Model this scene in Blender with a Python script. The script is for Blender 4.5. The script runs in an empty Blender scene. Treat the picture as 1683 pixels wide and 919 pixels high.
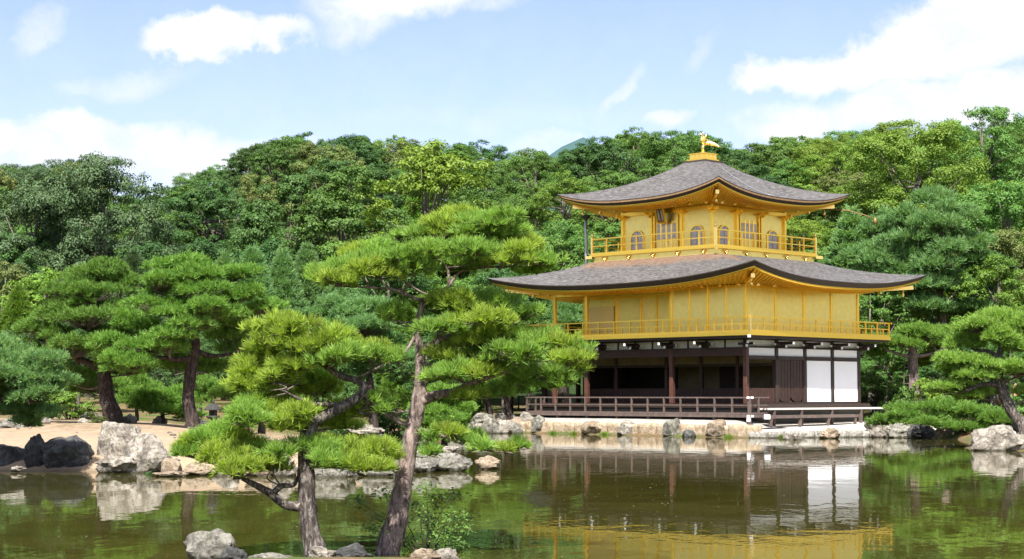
import bpy, math, random
import numpy as np
from mathutils import Vector, Matrix, noise as mnoise

# ------------------------------------------------------------------ camera, sky, sun, exposure
S = bpy.context.scene
COL = S.collection
F = 2882.58 / 1683.0                      # focal length in picture widths
PITCH = math.radians(3.7544)
CAM_Z = 1.83
cam_d = bpy.data.cameras.new("camera")
cam_d.sensor_width = 36.0
cam_d.lens = 36.0 * F
cam_d.clip_start = 0.5
cam_d.clip_end = 6000
cam = bpy.data.objects.new("camera", cam_d)
COL.objects.link(cam)
cam.location = (0, 0, CAM_Z)
cam.rotation_euler = (math.radians(90) + PITCH, 0, 0)
S.camera = cam

SUN_EL, SUN_AZ = math.radians(53), math.radians(186)     # azimuth from +Y, clockwise
sun_to = Vector((math.sin(SUN_AZ) * math.cos(SUN_EL), math.cos(SUN_AZ) * math.cos(SUN_EL), math.sin(SUN_EL)))
sun_d = bpy.data.lights.new("sun", 'SUN')
sun_d.energy = 4.9
sun_d.angle = math.radians(0.55)
sun_d.color = (1.0, 0.95, 0.86)
sun = bpy.data.objects.new("sun", sun_d)
COL.objects.link(sun)
sun.location = (0, -20, 60)
sun.rotation_euler = sun_to.to_track_quat('Z', 'Y').to_euler()

S.view_settings.view_transform = 'Standard'
S.view_settings.look = 'None'
S.view_settings.exposure = 1.32
S.view_settings.gamma = 1.0
S.view_settings.use_curve_mapping = False
cy = S.cycles
cy.max_bounces = 7
cy.diffuse_bounces = 3
cy.glossy_bounces = 4
cy.transmission_bounces = 3
cy.transparent_max_bounces = 4
cy.caustics_reflective = False
cy.caustics_refractive = False
cy.sample_clamp_indirect = 4.0
cy.use_denoising = True


class NT:
    """small helper round a node tree"""
    def __init__(self, tree):
        self.t = tree
        tree.nodes.clear()
    def n(self, kind, **kw):
        nd = self.t.nodes.new(kind)
        for k, v in kw.items():
            if k.startswith('i_'):
                nd.inputs[k[2:].replace('_', ' ')].default_value = v
            else:
                setattr(nd, k, v)
        return nd
    def l(self, a, b):
        self.t.links.new(a, b)
    def math(self, op, a, b=None, clamp=False):
        nd = self.t.nodes.new('ShaderNodeMath')
        nd.operation = op
        nd.use_clamp = clamp
        for i, v in enumerate((a, b)):
            if v is None:
                continue
            if hasattr(v, 'is_output'):
                self.l(v, nd.inputs[i])
            else:
                nd.inputs[i].default_value = v
        return nd.outputs[0]
    def mix(self, fac, a, b, blend='MIX'):
        nd = self.t.nodes.new('ShaderNodeMix')
        nd.data_type = 'RGBA'
        nd.blend_type = blend
        for sock, v in ((nd.inputs[0], fac), (nd.inputs[6], a), (nd.inputs[7], b)):
            if hasattr(v, 'is_output'):
                self.l(v, sock)
            else:
                sock.default_value = v if isinstance(v, float) else (*v[:3], 1)
        return nd.outputs[2]
    def ramp(self, fac, stops, interp='LINEAR'):
        nd = self.t.nodes.new('ShaderNodeValToRGB')
        cr = nd.color_ramp
        cr.interpolation = interp
        while len(cr.elements) < len(stops):
            cr.elements.new(0.5)
        for e, (p, c) in zip(cr.elements, stops):
            e.position = p
            e.color = (c, c, c, 1) if isinstance(c, (int, float)) else (*c[:3], 1)
        self.l(fac, nd.inputs[0])
        return nd.outputs[0]
    def noise(self, vec, scale, detail=4, rough=0.55, dist=0.0):
        nd = self.n('ShaderNodeTexNoise')
        nd.inputs['Scale'].default_value = scale
        nd.inputs['Detail'].default_value = detail
        nd.inputs['Roughness'].default_value = rough
        nd.inputs['Distortion'].default_value = dist
        if vec is not None:
            self.l(vec, nd.inputs['Vector'])
        return nd.outputs[0]


def build_world():
    w = bpy.data.worlds.new("World")
    S.world = w
    w.use_nodes = True
    N = NT(w.node_tree)
    sky = N.n('ShaderNodeTexSky', sky_type='NISHITA')
    sky.sun_disc = False
    sky.sun_elevation = SUN_EL
    sky.sun_rotation = SUN_AZ
    sky.air_density = 1.0
    sky.dust_density = 0.6
    sky.ozone_density = 1.0
    tc = N.n('ShaderNodeTexCoord')
    sep = N.n('ShaderNodeSeparateXYZ')
    N.l(tc.outputs['Generated'], sep.inputs[0])
    az = N.math('ARCTAN2', sep.outputs[0], sep.outputs[1])
    el = N.math('ARCSINE', sep.outputs[2])
    comb = N.n('ShaderNodeCombineXYZ')
    N.l(az, comb.inputs[0]); N.l(el, comb.inputs[1])
    base = comb.outputs[0]
    # domain warp so that the cloud outlines billow
    def warp(scale, amp, det):
        nz = N.n('ShaderNodeTexNoise')
        nz.inputs['Scale'].default_value = scale
        nz.inputs['Detail'].default_value = det
        nz.inputs['Roughness'].default_value = 0.6
        N.l(base, nz.inputs['Vector'])
        v = N.n('ShaderNodeVectorMath', operation='SUBTRACT')
        N.l(nz.outputs['Color'], v.inputs[0]); v.inputs[1].default_value = (0.5, 0.5, 0.5)
        s = N.n('ShaderNodeVectorMath', operation='SCALE')
        N.l(v.outputs[0], s.inputs[0]); s.inputs['Scale'].default_value = amp
        a = N.n('ShaderNodeVectorMath', operation='ADD')
        N.l(base, a.inputs[0]); N.l(s.outputs[0], a.inputs[1])
        return a.outputs[0]
    wv = warp(24.0, 0.046, 9)
    ws = warp(11.0, 0.07, 9)
    def blob(vec, u, v, ru, rv, rot, lo, hi, top):
        mp = N.n('ShaderNodeMapping', vector_type='TEXTURE')
        mp.inputs['Location'].default_value = (u, v, 0)
        mp.inputs['Rotation'].default_value = (0, 0, math.radians(rot))
        mp.inputs['Scale'].default_value = (ru, rv, 1)
        N.l(vec, mp.inputs['Vector'])
        ln = N.n('ShaderNodeVectorMath', operation='LENGTH')
        N.l(mp.outputs[0], ln.inputs[0])
        mr = N.n('ShaderNodeMapRange', interpolation_type='SMOOTHSTEP')
        mr.inputs['From Min'].default_value = hi
        mr.inputs['From Max'].default_value = lo
        mr.inputs['To Min'].default_value = 0.0
        mr.inputs['To Max'].default_value = top
        N.l(ln.outputs['Value'], mr.inputs['Value'])
        return mr.outputs['Result']
    k = 1 / 2882.58
    A = lambda px: (px - 841.5) * k
    E = lambda py: (648.6 - py) * k
    dens = None
    # (vector, azimuth, elevation, radii, tilt, inner, outer, strength): the day's cumulus banks
    for vec, px, py, rx, ry, rot, lo, hi, top in (
        (wv, 345, 72, 120, 36, 0, 0.55, 1.15, 1.0), (wv, 300, 88, 75, 26, 0, 0.5, 1.2, 0.95), (wv, 440, 75, 85, 22, 12, 0.3, 1.3, 0.85),
        (ws, 690, 0, 170, 46, 0, 0.45, 1.35, 1.0), (ws, 600, 30, 75, 40, 0, 0.2, 1.4, 0.6),
        (wv, 1440, 118, 190, 48, 8, 0.6, 1.15, 1.0), (wv, 1600, 70, 190, 78, 14, 0.7, 1.15, 1.0), (wv, 1300, 128, 95, 36, 6, 0.5, 1.2, 1.0),
        (wv, 1640, 10, 110, 60, 0, 0.6, 1.2, 1.0), (ws, 1500, 190, 300, 46, 0, 0.5, 1.3, 0.9), (ws, 1290, 210, 90, 32, 0, 0.4, 1.25, 0.8),
        (ws, 60, 240, 330, 34, -3, 0.4, 1.3, 0.9), (ws, 250, 275, 300, 40, 0, 0.4, 1.4, 0.85), (ws, 300, 300, 420, 60, 0, 0.2, 1.4, 0.5),
        (wv, 78, 76, 46, 34, 50, 0.0, 1.5, 0.55), (ws, 240, 150, 100, 34, 15, 0.1, 1.4, 0.5), (ws, 160, 170, 70, 30, 0, 0.1, 1.4, 0.3),
        (ws, 1015, 150, 70, 14, 38, 0.1, 1.5, 0.5), (ws, 1080, 196, 44, 16, 5, 0.2, 1.3, 0.75), (ws, 920, 232, 90, 22, 0, 0.1, 1.4, 0.5),
        (wv, 1160, 85, 44, 16, 40, 0.0, 1.5, 0.35), (ws, 800, 190, 350, 30, 0, 0.0, 1.6, 0.25),
    ):
        b = blob(vec, A(px), E(py), rx * k, ry * k, rot, lo, hi, top)
        dens = b if dens is None else N.math('MAXIMUM', dens, b)
    # unseen sky behind and overhead: cloud thickened to brighten gold and foliage
    n1 = N.noise(tc.outputs['Generated'], 3.2, 7, 0.58, 0.3)
    far = N.ramp(n1, [(0.40, 0.0), (0.58, 0.95)])
    dot = N.math('COSINE', az)
    away = N.math('SUBTRACT', 0.8, dot)
    away = N.math('MULTIPLY', away, 3.0, True)
    high = N.math('MULTIPLY', N.math('SUBTRACT', el, 0.26), 8.0, True)
    dens = N.math('MAXIMUM', dens, N.math('MULTIPLY', far, N.math('MAXIMUM', away, high)))
    # thin veil everywhere, thicker to the horizon
    veil = N.math('MULTIPLY', N.math('SUBTRACT', 0.30, el), 0.9, True)
    dens = N.math('MAXIMUM', dens, veil)
    soft = N.noise(wv, 34.0, 5, 0.6)
    white = N.mix(N.ramp(soft, [(0.25, 0.0), (0.7, 1.0)]), (4.2, 4.4, 4.7), (5.4, 5.4, 5.35))
    tint = N.mix(1.0, sky.outputs[0], (0.86, 0.80, 1.02), 'MULTIPLY')
    brk = N.ramp(N.noise(wv, 46.0, 8, 0.66), [(0.22, 0.45), (0.6, 1.25)])
    soft_d = N.math('MULTIPLY', dens, brk, True)
    dens = N.math('MAXIMUM', soft_d, N.math('MULTIPLY', N.math('SUBTRACT', dens, 0.55), 2.2, True))
    col = N.mix(N.math('MULTIPLY', dens, 0.97), tint, white)
    bg = N.n('ShaderNodeBackground')
    bg.inputs['Strength'].default_value = 0.088
    N.l(col, bg.inputs['Color'])
    out = N.n('ShaderNodeOutputWorld')
    N.l(bg.outputs[0], out.inputs['Surface'])


build_world()

# ------------------------------------------------------------------ helpers
R_ = random.Random(7)
RG = np.random.default_rng(11)


def at(px, py, Y):
    """world point at depth Y seen at photograph pixel (px, py)"""
    u = (px - 841.5) / 2882.58
    v = (459.5 - py) / 2882.58
    c, s = math.cos(PITCH), math.sin(PITCH)
    d = Vector((u, c - v * s, s + v * c))
    t = Y / d.y
    return Vector((d.x * t, Y, CAM_Z + d.z * t))


def mpp(Y):
    return Y / 2882.58


def tag(o, label=None, cat=None, group=None, kind=None):
    if label: o['label'] = label
    if cat: o['category'] = cat
    if group: o['group'] = group
    if kind: o['kind'] = kind
    return o


def empty(name, loc=(0, 0, 0), rz=0.0):
    o = bpy.data.objects.new(name, None)
    o.empty_display_size = 0.3
    COL.objects.link(o)
    o.location = loc
    o.rotation_euler = (0, 0, rz)
    return o


def link_mesh(name, me, mat=None, parent=None):
    if mat is not None:
        for m in (mat if isinstance(mat, (list, tuple)) else [mat]):
            me.materials.append(m)
    o = bpy.data.objects.new(name, me)
    COL.objects.link(o)
    if parent is not None:
        o.parent = parent
    return o


def np_mesh(name, V, Fc, smooth=False, tint=None):
    """mesh from a vertex array (n,3) and a face array (m,k)"""
    V = np.asarray(V, np.float32); Fc = np.asarray(Fc, np.int32)
    me = bpy.data.meshes.new(name)
    me.vertices.add(len(V)); me.vertices.foreach_set('co', V.ravel())
    k = Fc.shape[1]
    me.loops.add(Fc.size); me.loops.foreach_set('vertex_index', Fc.ravel())
    me.polygons.add(len(Fc))
    me.polygons.foreach_set('loop_start', np.arange(0, Fc.size, k, dtype=np.int32))
    if smooth:
        me.polygons.foreach_set('use_smooth', np.ones(len(Fc), bool))
    me.update(calc_edges=True)
    if tint is not None and len(tint) == len(Fc):
        me.attributes.new('tuft', 'FLOAT', 'FACE').data.foreach_set('value', np.asarray(tint, np.float32))
    me.validate()
    return me


class MB:
    """collects shapes into one mesh"""
    def __init__(self):
        self.v = []; self.f = []; self.s = []
    def add(self, vs, fs, smooth=False):
        b = len(self.v)
        self.v += [tuple(p) for p in vs]
        for f in fs:
            self.f.append(tuple(i + b for i in f)); self.s.append(smooth)
        return self
    def box(self, x0, x1, y0, y1, z0, z1):
        if x0 > x1: x0, x1 = x1, x0
        if y0 > y1: y0, y1 = y1, y0
        vs = [(x0, y0, z0), (x1, y0, z0), (x1, y1, z0), (x0, y1, z0), (x0, y0, z1), (x1, y0, z1), (x1, y1, z1), (x0, y1, z1)]
        return self.add(vs, [(0, 3, 2, 1), (4, 5, 6, 7), (0, 1, 5, 4), (1, 2, 6, 5), (2, 3, 7, 6), (3, 0, 4, 7)])
    def bar(self, p, q, w, h, up=(0, 0, 1)):
        p = Vector(p); q = Vector(q); d = (q - p).normalized(); up = Vector(up)
        if abs(d.dot(up)) > 0.98: up = Vector((1, 0, 0))
        s = d.cross(up).normalized() * (w / 2); t = s.cross(d).normalized() * (h / 2)
        vs = [p - s - t, p + s - t, p + s + t, p - s + t, q - s - t, q + s - t, q + s + t, q - s + t]
        return self.add(vs, [(3, 2, 1, 0), (4, 5, 6, 7), (0, 1, 5, 4), (1, 2, 6, 5), (2, 3, 7, 6), (3, 0, 4, 7)])
    def tube(self, pts, rad, n=8, jit=0.0, rnd=None):
        pts = [Vector(p) for p in pts]
        rings = []
        prev = None
        for i, p in enumerate(pts):
            d = (pts[min(i + 1, len(pts) - 1)] - pts[max(i - 1, 0)])
            d = d.normalized() if d.length > 1e-9 else Vector((0, 0, 1))
            a = prev if prev is not None else (Vector((1, 0, 0)) if abs(d.x) < 0.8 else Vector((0, 1, 0)))
            a = (a - d * a.dot(d)).normalized(); prev = a
            b = d.cross(a)
            ring = []
            for k in range(n):
                t = 2 * math.pi * k / n
                r = rad[i] * (1 + (rnd.uniform(-jit, jit) if rnd else 0))
                ring.append(p + a * (math.cos(t) * r) + b * (math.sin(t) * r))
            rings.append(ring)
        vs = [v for r in rings for v in r]
        fs = []
        for i in range(len(rings) - 1):
            for k in range(n):
                k2 = (k + 1) % n
                fs.append((i * n + k, i * n + k2, (i + 1) * n + k2, (i + 1) * n + k))
        fs.append(tuple(range(n - 1, -1, -1)))
        fs.append(tuple((len(rings) - 1) * n + k for k in range(n)))
        return self.add(vs, fs, True)
    def lathe(self, prof, c=(0, 0, 0), n=16, smooth=True, rot=0.0):
        vs = []; fs = []
        for r, z in prof:
            for k in range(n):
                t = 2 * math.pi * k / n + rot
                vs.append((c[0] + r * math.cos(t), c[1] + r * math.sin(t), c[2] + z))
        for i in range(len(prof) - 1):
            for k in range(n):
                k2 = (k + 1) % n
                fs.append((i * n + k, i * n + k2, (i + 1) * n + k2, (i + 1) * n + k))
        fs.append(tuple(range(n - 1, -1, -1)))
        fs.append(tuple((len(prof) - 1) * n + k for k in range(n)))
        return self.add(vs, fs, smooth)
    def prism(self, poly, org, ux, uy, depth):
        """polygon (2-D) placed at org with axes ux, uy, given thickness depth along ux x uy"""
        org = Vector(org); ux = Vector(ux); uy = Vector(uy); nz = ux.cross(uy).normalized() * depth
        a = [org + ux * p[0] + uy * p[1] for p in poly]
        b = [p + nz for p in a]
        n = len(poly)
        fs = [tuple(range(n - 1, -1, -1)), tuple(range(n, 2 * n))]
        for i in range(n):
            j = (i + 1) % n
            fs.append((i, j, n + j, n + i))
        return self.add(a + b, fs)
    def build(self, name, mat, parent=None, bevel=0.0):
        me = bpy.data.meshes.new(name)
        me.from_pydata(self.v, [], self.f)
        me.polygons.foreach_set('use_smooth', self.s)
        me.update()
        o = link_mesh(name, me, mat, parent)
        if bevel:
            m = o.modifiers.new('bevel', 'BEVEL'); m.width = bevel; m.segments = 1; m.limit_method = 'ANGLE'
        return o


def copy_tree(o, parent=None):
    c = o.copy(); COL.objects.link(c)
    if parent is not None: c.parent = parent
    for ch in list(o.children): copy_tree(ch, c)
    return c


# ------------------------------------------------------------------ materials
def principled(name, col, rough=0.6, metal=0.0, var=None, bump=None, spec=0.5, coord='Object', ramp=None, cells=None):
    """var=(scale, dark mult, light mult); bump=(scale, strength, distance); ramp = list of (pos, colour) on the noise"""
    m = bpy.data.materials.new(name); m.use_nodes = True
    N = NT(m.node_tree)
    bs = N.n('ShaderNodeBsdfPrincipled'); out = N.n('ShaderNodeOutputMaterial')
    N.l(bs.outputs[0], out.inputs[0])
    bs.inputs['Roughness'].default_value = rough
    bs.inputs['Metallic'].default_value = metal
    bs.inputs['Specular IOR Level'].default_value = spec
    bs.inputs['Base Color'].default_value = (*col, 1)
    tc = N.n('ShaderNodeTexCoord')
    vec = tc.outputs[coord]
    if var:
        nz = N.noise(vec, var[0], 6, 0.62)
        if ramp:
            c = N.ramp(nz, ramp)
        else:
            a = tuple(x * var[1] for x in col); b = tuple(x * var[2] for x in col)
            c = N.ramp(nz, [(0.3, a), (0.7, b)])
        if cells:      # square leaves of slightly different tone
            fl = N.n('ShaderNodeVectorMath', operation='SCALE'); N.l(vec, fl.inputs[0]); fl.inputs['Scale'].default_value = cells[0]
            f2 = N.n('ShaderNodeVectorMath', operation='FLOOR'); N.l(fl.outputs[0], f2.inputs[0])
            wn = N.n('ShaderNodeTexWhiteNoise'); N.l(f2.outputs[0], wn.inputs['Vector'])
            c = N.mix(1.0, c, N.ramp(wn.outputs['Value'], [(0.0, 1 - cells[1]), (1.0, 1.0)]), 'MULTIPLY')
        N.l(c, bs.inputs['Base Color'])
    if bump:
        nb = N.noise(vec, bump[0], 6, 0.65)
        bn = N.n('ShaderNodeBump'); bn.inputs['Strength'].default_value = bump[1]; bn.inputs['Distance'].default_value = bump[2]
        N.l(nb, bn.inputs['Height']); N.l(bn.outputs[0], bs.inputs['Normal'])
    return m


def leaf_mat(name, c1, c2, c3, trans=0.3, objvar=0.25, rough=0.55):
    tuft = 'needle' in name
    """foliage: colour varies leaf by leaf and tree by tree"""
    m = bpy.data.materials.new(name); m.use_nodes = True
    N = NT(m.node_tree)
    geo = N.n('ShaderNodeNewGeometry'); oi = N.n('ShaderNodeObjectInfo')
    at_ = N.n('ShaderNodeAttribute'); at_.attribute_name = 'tuft'
    fac = N.math('ADD', N.math('MULTIPLY', geo.outputs['Random Per Island'], 0.45), N.math('MULTIPLY', at_.outputs['Fac'], 0.55)) if tuft else geo.outputs['Random Per Island']
    c = N.ramp(fac, [(0.05, c1), (0.5, c2), (0.95, c3)])
    hs = N.n('ShaderNodeHueSaturation')
    N.l(c, hs.inputs['Color'])
    N.l(N.math('ADD', 0.5 - 0.03 * objvar * 4 * 0.5, N.math('MULTIPLY', oi.outputs['Random'], 0.03 * objvar * 4)), hs.inputs['Hue'])
    r2 = N.math('FRACT', N.math('MULTIPLY', oi.outputs['Random'], 7.31))
    N.l(N.math('ADD', 1 - objvar, N.math('MULTIPLY', r2, 2 * objvar)), hs.inputs['Value'])
    bs = N.n('ShaderNodeBsdfPrincipled')
    N.l(hs.outputs[0], bs.inputs['Base Color'])
    bs.inputs['Roughness'].default_value = rough
    bs.inputs['Specular IOR Level'].default_value = 0.25
    tr = N.n('ShaderNodeBsdfTranslucent')
    N.l(N.mix(1.0, hs.outputs[0], (1.15, 1.2, 0.6), 'MULTIPLY'), tr.inputs['Color'])
    mx = N.n('ShaderNodeMixShader'); mx.inputs[0].default_value = trans
    N.l(bs.outputs[0], mx.inputs[1]); N.l(tr.outputs[0], mx.inputs[2])
    out = N.n('ShaderNodeOutputMaterial'); N.l(mx.outputs[0], out.inputs[0])
    return m


M = {}
M['gold'] = principled('gold_leaf', (1.0, 0.67, 0.11), 0.34, 0.95, (9.0, 0.92, 1.05), (60.0, 0.12, 0.004))
M['gold_wall'] = principled('gold_leaf_wall', (0.99, 0.79, 0.24), 0.38, 0.92, (2.5, 0.95, 1.03), (45.0, 0.06, 0.004), 0.5, 'Object', None, (7.0, 0.07))
M['gold_bright'] = principled('polished_gold', (1.0, 0.74, 0.25), 0.25, 1.0)
M['dark_wood'] = principled('dark_wood', (0.026, 0.015, 0.011), 0.6, 0, (6.0, 0.6, 1.5), (30.0, 0.3, 0.006))
M['red_wood'] = principled('red_brown_wood', (0.040, 0.016, 0.011), 0.6, 0, (5.0, 0.6, 1.35), (30.0, 0.3, 0.006))
M['column_wood'] = principled('column_wood', (0.080, 0.030, 0.020), 0.6, 0, (5.0, 0.6, 1.35), (30.0, 0.3, 0.006))
M['door_wood'] = principled('door_planks', (0.026, 0.010, 0.0065), 0.6, 0, (5.0, 0.5, 1.5), (30.0, 0.3, 0.006))
M['grey_wood'] = principled('weathered_wood', (0.105, 0.076, 0.066), 0.75, 0, (5.0, 0.65, 1.3), (30.0, 0.3, 0.006))
M['pale_wood'] = principled('bleached_boards', (0.62, 0.57, 0.52), 0.75, 0, (4.0, 0.85, 1.1), (25.0, 0.25, 0.005))
M['white'] = principled('white_plaster', (0.80, 0.81, 0.83), 0.85, 0, (1.2, 0.96, 1.02), None, 0.2)
M['frieze'] = principled('grey_plaster', (0.58, 0.60, 0.56), 0.85, 0, (3.0, 0.8, 1.1))
M['white_tip'] = principled('white_painted_ends', (0.85, 0.85, 0.86), 0.6)
M['interior'] = principled('interior_screen', (0.20, 0.16, 0.085), 0.8, 0, (1.5, 0.7, 1.2))
M['black'] = principled('plain_black', (0.012, 0.011, 0.011), 0.4)
M['plaque'] = principled('plaque_board', (0.16, 0.06, 0.015), 0.6)
M['bronze'] = principled('dull_bronze', (0.24, 0.15, 0.05), 0.55, 0.4)
M['louvre'] = principled('gilded_louvre', (0.95, 0.68, 0.26), 0.45, 0.85)
M['lattice'] = principled('window_lattice', (0.84, 0.73, 0.66), 0.9, 0, (6.0, 0.8, 1.2), None, 0.1)
M['tan_edge'] = principled('sunlit_shingle_edge', (0.40, 0.25, 0.13), 0.7, 0, (8.0, 0.7, 1.25))  # lit front of the shingle edge, sunlight put into the tan
M['metal'] = principled('grey_metal', (0.42, 0.43, 0.44), 0.45, 0.7)
M['dark_metal'] = principled('dark_metal', (0.05, 0.055, 0.06), 0.45, 0.6)
M['stone_dark'] = principled('old_granite', (0.032, 0.032, 0.03), 0.9, 0, (14.0, 0.5, 1.7), (40.0, 0.4, 0.01))
M['mound'] = principled('pale_plaster_mound', (0.30, 0.285, 0.26), 0.9, 0, (2.0, 0.75, 1.15), (20.0, 0.3, 0.01))
M['terrace'] = principled('pale_gravel', (0.55, 0.52, 0.46), 0.95, 0, (6.0, 0.85, 1.1), (60.0, 0.4, 0.01))


def roof_mat():
    m = bpy.data.materials.new('bark_shingles'); m.use_nodes = True
    N = NT(m.node_tree)
    tc = N.n('ShaderNodeTexCoord'); P = tc.outputs['Object']
    sep = N.n('ShaderNodeSeparateXYZ'); N.l(P, sep.inputs[0])
    big = N.noise(P, 0.9, 5, 0.6)
    mp = N.n('ShaderNodeMapping'); mp.inputs['Scale'].default_value = (3.2, 3.2, 22); N.l(P, mp.inputs[0])
    fine = N.noise(mp.outputs[0], 1.3, 6, 0.72)
    c = N.ramp(fine, [(0.34, (0.027, 0.0245, 0.024)), (0.5, (0.072, 0.067, 0.066)), (0.66, (0.17, 0.163, 0.163))])
    c = N.mix(N.math('MULTIPLY', N.ramp(big, [(0.4, 0.0), (0.65, 1.0)]), 0.2), c, (0.165, 0.159, 0.159))
    # rust-brown streaks washed down from the gilded balcony base
    ax = N.math('ABSOLUTE', N.math('ADD', sep.outputs[0], 5.25)); ay = N.math('ABSOLUTE', N.math('SUBTRACT', sep.outputs[1], 3.92))
    dd = N.math('SUBTRACT', N.math('MAXIMUM', ax, ay), 3.85)
    st = N.math('MULTIPLY', N.math('SUBTRACT', 1.05, N.math('ADD', dd, N.math('MULTIPLY', N.noise(P, 2.6, 5, 0.7), 0.9))), 2.6, True)
    low = N.math('MULTIPLY', N.math('SUBTRACT', 9.2, sep.outputs[2]), 5.0, True)
    south = N.math('MULTIPLY', N.math('SUBTRACT', 1.5, sep.outputs[1]), 1.5, True)
    c = N.mix(N.math('MULTIPLY', N.math('MULTIPLY', st, low), N.math('MULTIPLY', south, N.ramp(fine, [(0.35, 0.25), (0.6, 0.8)]))), c, (0.205, 0.11, 0.055))
    # courses
    wv = N.n('ShaderNodeTexWave', wave_type='BANDS', bands_direction='Z'); wv.inputs['Scale'].default_value = 5.5
    wv.inputs['Distortion'].default_value = 1.2; wv.inputs['Detail'].default_value = 2
    N.l(P, wv.inputs['Vector'])
    h = N.math('ADD', N.math('MULTIPLY', wv.outputs[1], 0.4), fine)
    bn = N.n('ShaderNodeBump'); bn.inputs['Strength'].default_value = 0.55; bn.inputs['Distance'].default_value = 0.03
    N.l(h, bn.inputs['Height'])
    bs = N.n('ShaderNodeBsdfPrincipled'); N.l(c, bs.inputs['Base Color']); N.l(bn.outputs[0], bs.inputs['Normal'])
    bs.inputs['Roughness'].default_value = 0.72; bs.inputs['Specular IOR Level'].default_value = 0.35
    out = N.n('ShaderNodeOutputMaterial'); N.l(bs.outputs[0], out.inputs[0])
    return m


M['roof'] = roof_mat()
M['roof_edge'] = principled('shingle_edge', (0.040, 0.028, 0.023), 0.75, 0, (10.0, 0.6, 1.6), (40.0, 0.3, 0.01))


def rock_mat(name, c_lo, c_mid, c_hi, spots, lichen=(0.30, 0.33, 0.20), amt=0.35):
    m = bpy.data.materials.new(name); m.use_nodes = True
    N = NT(m.node_tree)
    tc = N.n('ShaderNodeTexCoord'); P = tc.outputs['Object']
    oi = N.n('ShaderNodeObjectInfo')
    off = N.n('ShaderNodeVectorMath', operation='ADD'); N.l(P, off.inputs[0])
    sc = N.n('ShaderNodeVectorMath', operation='SCALE'); N.l(oi.outputs['Location'], sc.inputs[0]); sc.inputs['Scale'].default_value = 3.7
    N.l(sc.outputs[0], off.inputs[1]); P = off.outputs[0]
    n1 = N.noise(P, 4.2, 9, 0.74, 0.8)
    c = N.ramp(n1, [(0.36, c_lo), (0.5, c_mid), (0.68, c_hi)])
    n2 = N.noise(P, 11.0, 5, 0.7)
    c = N.mix(N.math('MULTIPLY', N.ramp(n2, [(0.5, 0.0), (0.58, 1.0)]), spots), c, tuple(x * 0.35 for x in c_mid))
    n3 = N.noise(P, 5.0, 6, 0.7, 1.0)
    c = N.mix(N.math('MULTIPLY', N.ramp(n3, [(0.54, 0.0), (0.66, 1.0)]), amt), c, lichen)
    gp = N.n('ShaderNodeNewGeometry'); sz_ = N.n('ShaderNodeSeparateXYZ'); N.l(gp.outputs['Position'], sz_.inputs[0])
    wet = N.math('MULTIPLY', N.math('SUBTRACT', N.math('ADD', 0.045, N.math('MULTIPLY', n2, 0.06)), sz_.outputs[2]), 22.0, True)
    c = N.mix(N.math('MULTIPLY', wet, 0.8), c, (0.035, 0.032, 0.018))
    bs = N.n('ShaderNodeBsdfPrincipled'); N.l(c, bs.inputs['Base Color']); bs.inputs['Roughness'].default_value = 0.88
    bs.inputs['Specular IOR Level'].default_value = 0.3
    bn = N.n('ShaderNodeBump'); bn.inputs['Strength'].default_value = 0.9; bn.inputs['Distance'].default_value = 0.09
    N.l(N.math('ADD', n1, N.math('MULTIPLY', n2, 0.5)), bn.inputs['Height']); N.l(bn.outputs[0], bs.inputs['Normal'])
    out = N.n('ShaderNodeOutputMaterial'); N.l(bs.outputs[0], out.inputs[0])
    return m


M['rock'] = rock_mat('grey_rock', (0.05, 0.048, 0.042), (0.19, 0.18, 0.155), (0.36, 0.345, 0.31), 0.7)
M['rock_pale'] = rock_mat('pale_rock', (0.075, 0.065, 0.055), (0.27, 0.24, 0.205), (0.46, 0.425, 0.375), 0.7)
M['rock_tan'] = rock_mat('tan_rock', (0.11, 0.08, 0.055), (0.27, 0.21, 0.15), (0.42, 0.35, 0.27), 0.55, (0.34, 0.33, 0.2), 0.2)
M['wall_stone'] = rock_mat('wall_stone', (0.22, 0.16, 0.10), (0.40, 0.31, 0.215), (0.52, 0.44, 0.33), 0.35, (0.20, 0.20, 0.10), 0.15)
M['rock_light'] = rock_mat('edging_stone', (0.13, 0.12, 0.11), (0.33, 0.31, 0.28), (0.52, 0.50, 0.46), 0.6)
M['rock_dark'] = rock_mat('dark_rock', (0.024, 0.025, 0.025), (0.065, 0.066, 0.066), (0.15, 0.148, 0.142), 0.5, (0.10, 0.12, 0.09), 0.3)


def bark_mat(name, lo, mid, hi, scale=5.0):
    m = bpy.data.materials.new(name); m.use_nodes = True
    N = NT(m.node_tree)
    tc = N.n('ShaderNodeTexCoord'); P = tc.outputs['Object']
    mp = N.n('ShaderNodeMapping'); mp.inputs['Scale'].default_value = (scale * 2.2, scale * 2.2, scale * 0.7); N.l(P, mp.inputs[0])
    n1 = N.noise(mp.outputs[0], 2.0, 7, 0.7, 0.8)
    c = N.ramp(n1, [(0.36, lo), (0.5, mid), (0.66, hi)])
    bs = N.n('ShaderNodeBsdfPrincipled'); N.l(c, bs.inputs['Base Color']); bs.inputs['Roughness'].default_value = 0.9
    bs.inputs['Specular IOR Level'].default_value = 0.2
    bn = N.n('ShaderNodeBump'); bn.inputs['Strength'].default_value = 0.9; bn.inputs['Distance'].default_value = 0.03
    N.l(n1, bn.inputs['Height']); N.l(bn.outputs[0], bs.inputs['Normal'])
    out = N.n('ShaderNodeOutputMaterial'); N.l(bs.outputs[0], out.inputs[0])
    return m


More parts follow.
